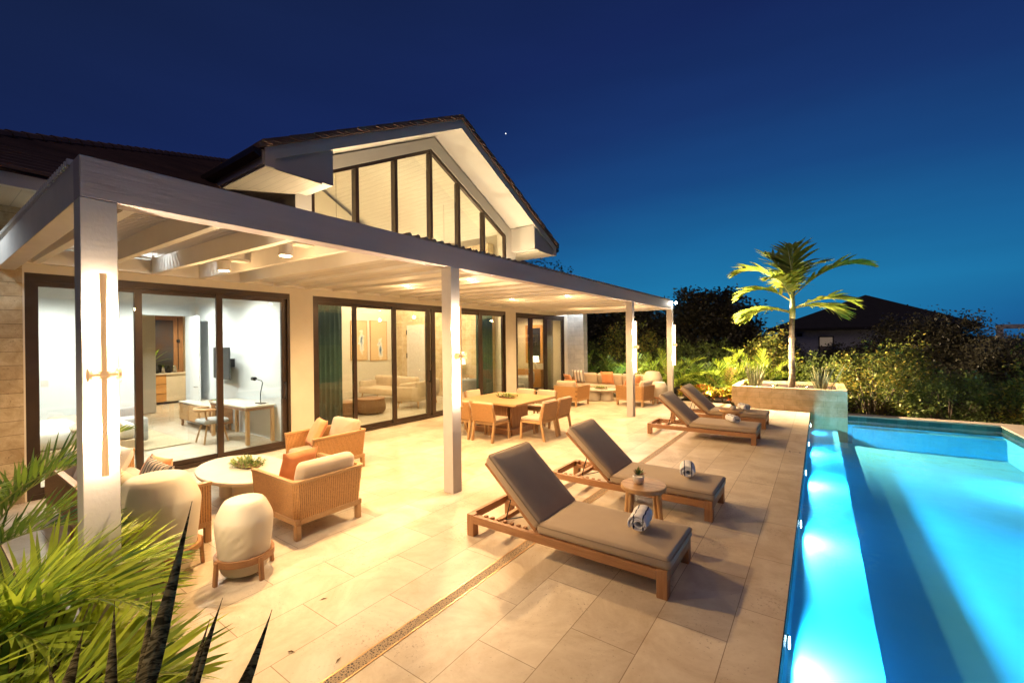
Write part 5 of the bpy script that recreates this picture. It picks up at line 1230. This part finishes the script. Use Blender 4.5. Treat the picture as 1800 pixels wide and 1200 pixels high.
make('top_panel', M().box((-0.15, -0.3, 1.905), (0.012, 0.62, 2.1)), WALN, t)
make('hardware', M().tube([(0.03, 0.76, 0.1), (0.03, 0.76, 2.0)], 0.012, 6).lathe([(0.05, 0), (0.05, 0.1)], c=(0.05, 0.76, 1.1), n=12), BLACK, t)
for k in range(4):
    sm('appliance', M().lathe([(0.06, 0), (0.08, 0.02), (0.075, 0.14), (0.045, 0.20), (0.04, 0.27)], n=14), CHROME if k % 2 else BLACK, ('black jug nearest the doorway frame on the worktop', 'steel kettle second on the kitchenette worktop', 'black jar third on the kitchenette worktop', 'steel jug nearest the open door on the worktop')[k], 'kitchenware', loc=(-19.12, 5.18+0.17*k, 1.101), smooth=True)
t = thing('leafy_houseplant', 'broad leaved green plant on the kitchenette worktop', 'houseplant', (-19.13, 4.98, 1.101))
lf = M()
for az, e_ in ((60, 0.9), (95, 0.5), (120, 1.1), (80, 0.1), (150, 0.6)):
    d = Vector((math.cos(R(az))*math.cos(e_), math.sin(R(az))*math.cos(e_), math.sin(e_))); leaflet(lf, d*0.15+Vector((0, 0, 0.3)), d, d.cross(Vector((0, 0, 1))).normalized(), 0.6, 0.14, 0.4)
make('foliage', lf, ARECAG, t); make('pot', M().lathe([(0.06, 0), (0.09, 0.3), (0.08, 0.3)], n=18), POT, t)
# ---- curtains
def curtain(x, y0, y1, z0, z1, material, label, amp=0.035, waves=7):
    m_ = M(); n = waves*10; vs = []
    for i in range(n+1):
        y = y0+(y1-y0)*i/n; xx = x+amp*math.sin(2*PI*waves*i/n)+0.2*amp*math.sin(5*i)
        vs += [(xx, y, z0), (xx*0.5+x*0.5+amp*0.3*math.sin(2*PI*waves*i/n+0.3), y, z1)]
    m_.add(vs, [(2*i, 2*i+2, 2*i+3, 2*i+1) for i in range(n)])
    o = make('curtain', m_, material, None, smooth=True); s = o.modifiers.new('s', 'SOLIDIFY'); s.thickness = 0.006
    return tag(o, label, 'curtain', 'curtains inside the sliding doors')
curtain(-9.20, 5.16, 6.0, 0.02, 2.98, TEAL, 'teal curtain gathered at the near end of the living room')
curtain(-9.25, 10.95, 11.85, 0.02, 2.98, TEAL, 'teal curtain gathered at the far end of the living room')
curtain(-9.20, 15.2, 15.95, 0.02, 2.98, SHEER, 'pale curtain at the far end of the guest room')
# ---- living room
def picture(y, w_, z, h_, material, label, x=-14.615):
    t = thing('framed_picture', label, 'picture', (x, y, z), 0, 'paired abstract pictures')
    make('frame', M().box((0, -w_/2-0.02, -0.02), (0.04, w_/2+0.02, 0)).box((0, -w_/2-0.02, h_), (0.04, w_/2+0.02, h_+0.02)).box((0, -w_/2-0.02, 0), (0.04, -w_/2, h_)).box((0, w_/2, 0), (0.04, w_/2+0.02, h_)), TEAKL, t)
    c = make('canvas', M().box((0.001, -w_/2, 0), (0.025, w_/2, h_)), material, t)
    return t
def abstract(name, ctr, seed):
    m, n, l, p = newmat(name)
    tc = n.new('ShaderNodeTexCoord'); mp = n.new('ShaderNodeMapping'); l.new(tc.outputs['Object'], mp.inputs[0]); mp.inputs['Location'].default_value = (seed, -ctr[0], -ctr[1]); mp.inputs['Rotation'].default_value = (R(28), 0, 0); mp.inputs['Scale'].default_value = (1, 3.4, 0.9)
    nz = n.new('ShaderNodeTexNoise'); l.new(tc.outputs['Object'], nz.inputs[0]); nz.inputs['Scale'].default_value = 2.2; nz.inputs['Detail'].default_value = 5; nz.inputs['Distortion'].default_value = 1.5
    ln_ = n.new('ShaderNodeVectorMath'); ln_.operation = 'LENGTH'; l.new(mp.outputs[0], ln_.inputs[0])
    a = n.new('ShaderNodeMath'); a.operation = 'MULTIPLY_ADD'; l.new(nz.outputs['Fac'], a.inputs[0]); a.inputs[1].default_value = 1.1; l.new(ln_.outputs['Value'], a.inputs[2])
    r = n.new('ShaderNodeValToRGB'); l.new(a.outputs[0], r.inputs[0]); e = r.color_ramp.elements
    e[0].position = seed+0.45-seed; e[0].color = (0.02, 0.035, 0.07, 1); e[1].position = 0.98; e[1].color = (0.66, 0.47, 0.26, 1)
    for q, c in ((0.62, (0.16, 0.24, 0.33, 1)), (0.74, (0.55, 0.60, 0.62, 1)), (0.86, (0.78, 0.72, 0.58, 1))):
        x = e.new(q); x.color = c
    l.new(r.outputs[0], p.inputs['Base Color']); p.inputs['Roughness'].default_value = 0.8
    mp.inputs['Location'].default_value = (0, -ctr[0], -ctr[1])
    return m
picture(10.26, 0.70, 1.44, 1.50, abstract('abstract_blue', (0.05, 0.75), 0.0), 'left abstract picture with a dark blue sweep on the living room wall')
picture(11.18, 0.78, 1.40, 1.56, abstract('abstract_white', (0.05, 0.45), 0.0), 'right abstract picture with white and dark strokes on the living room wall')
t = thing('hinged_door', 'cream interior door with dark hinges right of the pictures', 'door', (-13.3, 12.07, 0))
make('leaf', M().box((-0.62, -0.0, 0), (0.42, 0.025, 2.8)), POT, t)
for z in (0.5, 1.45, 2.4): make('hinge', M().box((-0.645, -0.02, z), (-0.60, 0.0, z+0.2)), BLACK, t)
def drum(x, y, r0, h_, label):
    t = thing('woven_drum_table', label, 'coffee table', (x, y, 0), 0, 'woven drum tables')
    make('weave', M().lathe([(r0*0.8, 0.0), (r0*0.98, 0.08), (r0, h_*0.5), (r0*0.9, h_-0.04)], n=36), WICKERD, t)
    make('top', M().lathe([(r0*0.93, h_-0.039), (r0*0.93, h_)], n=36), WALN, t); return t
drum(-11.2, 7.35, 0.34, 0.40, 'smaller woven drum table in the living room'); drum(-11.0, 8.1, 0.45, 0.44, 'larger woven drum table in the living room')
def lsofa(x, y, rz, ln, label, mat_=None):
    t = thing('living_room_sofa', label, 'sofa', (x, y, 0), rz, 'upholstered living room seats'); mat_ = mat_ or GREYF
    make('seat', M().slab((0, 0.03, 0.34), (ln, 0.85, 0.24), (0, 0, 0), 0.05, 0.02), mat_, t, smooth=True)
    make('backrest', M().slab((0, -0.36, 0.60), (ln, 0.20, 0.50), (0, 0, 0), 0.08, 0.0), mat_, t, smooth=True)
    for s in (-1, 1): make('armrest', M().slab((s*(ln/2-0.06), 0.0, 0.48), (0.16, 0.85, 0.40), (0, 0, 0), 0.06, 0), mat_, t, smooth=True)
    for sx in (-1, 1):
        for sy in (-1, 1): make('leg', M().tube([(sx*(ln/2-0.07), sy*0.36, 0), (sx*(ln/2-0.12), sy*0.33, 0.24)], [0.018, 0.026], 8), TEAKL, t)
    return t
lsofa(-12.9, 10.3, R(180), 2.4, 'long grey sofa in front of the abstract pictures', BEIGE)
lsofa(-10.9, 9.9, R(110), 1.5, 'beige two seat sofa near the middle sliding panel', BEIGE)
lsofa(-9.9, 11.2, R(60), 0.9, 'pale armchair beside the far teal curtain')
pillow_thing('pillow', -9.95, 11.15, 0.66, (R(70), 0, R(60)), 0.42, 0.42, 0.12, STRIPE, 'striped pillow on the pale armchair by the teal curtain', group='indoor pillows')
t = thing('indoor_dining_table', 'dark indoor dining table at the back of the living room', 'dining table', (-13.4, 7.6, 0))
make('table_top', M().box((-0.9, -0.5, 0.72), (0.9, 0.5, 0.76)), WALN, t)
for x in (-0.8, 0.8):
    for y in (-0.4, 0.4): make('leg', M().box((x-0.03, y-0.03, 0), (x+0.03, y+0.03, 0.72)), WALN, t)
def ichair(x, y, rz, label):
    t = thing('indoor_chair', label, 'chair', (x, y, 0), rz, 'wooden indoor chairs')
    make('seat', M().slab((0, 0, 0.46), (0.46, 0.46, 0.06), (0, 0, 0), 0.02, 0), BEIGE, t, smooth=True)
    make('backrest', M().box((-0.22, -0.24, 0.62), (0.22, -0.21, 0.84)), TEAKL, t)
    for sx in (-1, 1):
        make('leg', M().bar((sx*0.21, 0.20, 0), (sx*0.20, 0.20, 0.44), 0.03, 0.03), TEAKL, t); make('leg', M().bar((sx*0.21, -0.23, 0), (sx*0.21, -0.23, 0.84), 0.03, 0.03), TEAKL, t)
    return t
i0 = ichair(-12.9, 6.9, 0, 'wooden indoor chair beside the teal curtain'); dup(i0, (-12.3, 7.6, 0), R(90), label='wooden indoor chair at the end of the dark dining table')
SHADE = emis('lamp_shade_glow', (1.0, 0.80, 0.50), 2.4)
def table_lamp(x, y, z, label, s=1.0):
    t = thing('table_lamp', label, 'table lamp', (x, y, z), 0, 'lit table lamps')
    make('base', M().lathe([(0.09*s, 0), (0.10*s, 0.02), (0.05*s, 0.08), (0.09*s, 0.25*s), (0.03*s, 0.42*s)], n=20), CERAM, t, smooth=True)
    make('lamp_shade', M().lathe([(0.24*s, 0.42*s), (0.19*s, 0.78*s)], n=28), SHADE, t, smooth=True)
    return t
t = thing('console_table', 'narrow wooden table under the lit lamp by the limestone chimney', 'table', (-11.0, 11.85, 0))
make('table_top', M().box((-0.5, -0.2, 0.70), (0.5, 0.2, 0.74)), WALN, t)
for x in (-0.46, 0.42): make('leg', M().box((x, -0.17, 0), (x+0.04, 0.17, 0.699)), WALN, t)
table_lamp(-10.85, 11.80, 0.741, 'white shaded lamp lit before the limestone chimney', 1.25)
# ---- guest room
t = thing('guest_bed', 'bed with cream pillows in the far guest room', 'bed', (-11.9, 14.2, 0))
make('base', M().box((-1.1, -0.9, 0.05), (1.0, 0.9, 0.3)), TEAKL, t, bevel=0.02)
make('mattress', M().slab((0, 0, 0.46), (2.1, 1.8, 0.30), (0, 0, 0), 0.08, 0.04), WHITEF, t, smooth=True)
for y in (-0.45, 0.45): make('bed_pillow', M().pillow((-0.75, y, 0.80), 0.5, 0.75, 0.22, (0, R(60), 0)), WHITEF, t, smooth=True)
make('headboard', M().box((-1.14, -0.95, 0.05), (-1.101, 0.95, 1.3)), CABW, t)
picture(13.9, 0.9, 1.7, 0.95, mat('sand_print', (0.62, 0.44, 0.20), (0.50, 0.34, 0.14), rough=0.8, scale=4, lo=0.45, hi=0.55), 'plain sandy print over the guest bed', x=-13.04)
t = thing('dresser', 'golden wood dresser on the far guest room wall', 'dresser', (-10.4, 16.0, 0))
make('cabinet', M().box((-0.7, -0.25, 0.1), (0.7, 0.3, 0.85)), CABW, t, bevel=0.005)
make('knob', M().box((-0.02, -0.27, 0.4), (0.02, -0.2501, 0.44)), BRASS, t)
t = thing('wall_mirror', 'tall dark mirror above the golden dresser', 'mirror', (-10.4, 16.32, 1.15))
make('frame', M().box((-0.45, 0, -0.05), (0.45, 0.025, 1.65)), CABW, t); make('mirror_glass', M().box((-0.33, -0.006, 0.08), (0.33, -0.0005, 1.52)), SCREEN, t)
table_lamp(-10.1, 15.95, 0.851, 'small lit lamp on the golden dresser', 0.75)
lsofa(-9.85, 14.6, R(120), 0.8, 'pale blue grey armchair in the guest room')
sm('ottoman', M().lathe([(0.22, 0), (0.25, 0.03), (0.25, 0.40), (0.22, 0.44), (0.05, 0.45)], n=28), GREYF, 'round pale ottoman in the guest room', 'ottoman', loc=(-9.5, 13.75, 0), smooth=True)
# ---- room lights
def room_light(x, y, z, power, color, label, group='recessed lights in the rooms'):
    t = thing('recessed_light', label, 'ceiling light', (x, y, z), 0, group)
    make('trim_ring', M().lathe([(0.06, -0.006), (0.065, -0.001)], n=20), PAINT2, t)
    make('lens', M().lathe([(0.05, -0.011), (0.052, -0.0065)], n=20), LENS, t)
    lamp('lamp', 'SPOT', (0, 0, -0.03), power, color, t, None, 0.08, 165, 0.6)
NW = (1.0, 0.95, 0.86)
for i, (x, y) in enumerate(((-10.3, 1.7), (-10.3, 3.6), (-12.8, 1.7), (-12.8, 3.6))):
    room_light(x, y, 3.415, 95, NW, 'recessed light in the white bedroom ceiling, '+('front left', 'front right', 'back left', 'back right')[i])
room_light(-17.8, 5.2, 3.29, 150, WARM2, 'recessed light in the corridor beyond the bedroom')
for i, (x, y) in enumerate(((-10.4, 13.4), (-10.4, 15.4))):
    room_light(x, y, 3.295, 70, WARM, 'recessed light in the guest room ceiling, '+('nearer', 'farther')[i])
for i, (x, y) in enumerate(((-10.3, 6.6), (-10.3, 10.6), (-12.9, 6.6), (-12.9, 10.6))):
    z = zs(y, 7.76)-0.06
    t = thing('pendant_light', 'small pendant light high under the living room roof, '+('front left', 'front right', 'back left', 'back right')[i], 'pendant light', (x, y, 4.2), 0, 'pendant lights in the living room')
    make('cord', M().tube([(0, 0, 0.1), (0, 0, z-4.2)], 0.004, 5), BLACK, t); make('globe', M().lathe([(0.01, -0.08), (0.07, -0.04), (0.08, 0), (0.07, 0.05), (0.02, 0.09)], n=18), emis('globe_glow%d' % i, (1, .8, .5), 6), t, smooth=True)
    lamp('lamp', 'POINT', (0, 0, -0.15), 72, WARM2, t, None, 0.08)
# ---- garden spots
def spot(x, y, z, tg, pw, ang, label, col=WARM2):
    t = thing('garden_spotlight', label, 'spotlight', (x, y, z), 0, 'garden spike spotlights')
    d = (Vector(tg)-Vector((x, y, z))).normalized()
    make('spike', M().tube([(0, 0, -0.15), (0, 0, 0)], 0.01, 6), BLACK, t); make('housing', M().tube([-d*0.05, d*0.05], 0.035, 14), BLACK, t)
    make('lens', M().tube([d*0.0505, d*0.054], 0.03, 14), LENS, t)
    o = lamp('lamp', 'SPOT', d*0.07, pw, col, t, None, 0.02, ang, 0.7); o.rotation_euler = d.to_track_quat('-Z', 'Y').to_euler()
spot(-1.15, 15.05, 0.62, (-0.65, 15.85, 3.6), 38, 74, 'small spotlight in the planter aimed at the palm crown from the left')
spot(-0.30, 15.05, 0.62, (-0.65, 15.85, 3.6), 30, 74, 'small spotlight in the planter aimed at the palm crown from the right')
spot(-3.0, 15.5, 0.20, (-3.2, 17.4, 1.3), 60, 120, 'spike spotlight among the crotons')
spot(-6.0, 16.7, 0.15, (-6.2, 18.0, 1.4), 70, 140, 'spike spotlight behind the far sofa', (0.9, 1.0, 0.85))
spot(-2.2, -1.0, 1.75, (-3.3, 0.25, 0.5), 38, 100, 'unseen spotlight added behind the camera to light the foreground palms')  # extra lamp out of view, put in to brighten the near palms
lamp('lamp', 'SPOT', (-3.90, 15.46, 3.34), 2000, WARM2, None, (4.0, 17.4, 0.2), 0.05, 120, 0.8)
lamp('lamp', 'SPOT', (-3.90, 15.62, 3.34), 110, WARM2, None, (-5.5, 20.0, 0.3), 0.05, 130, 0.8)
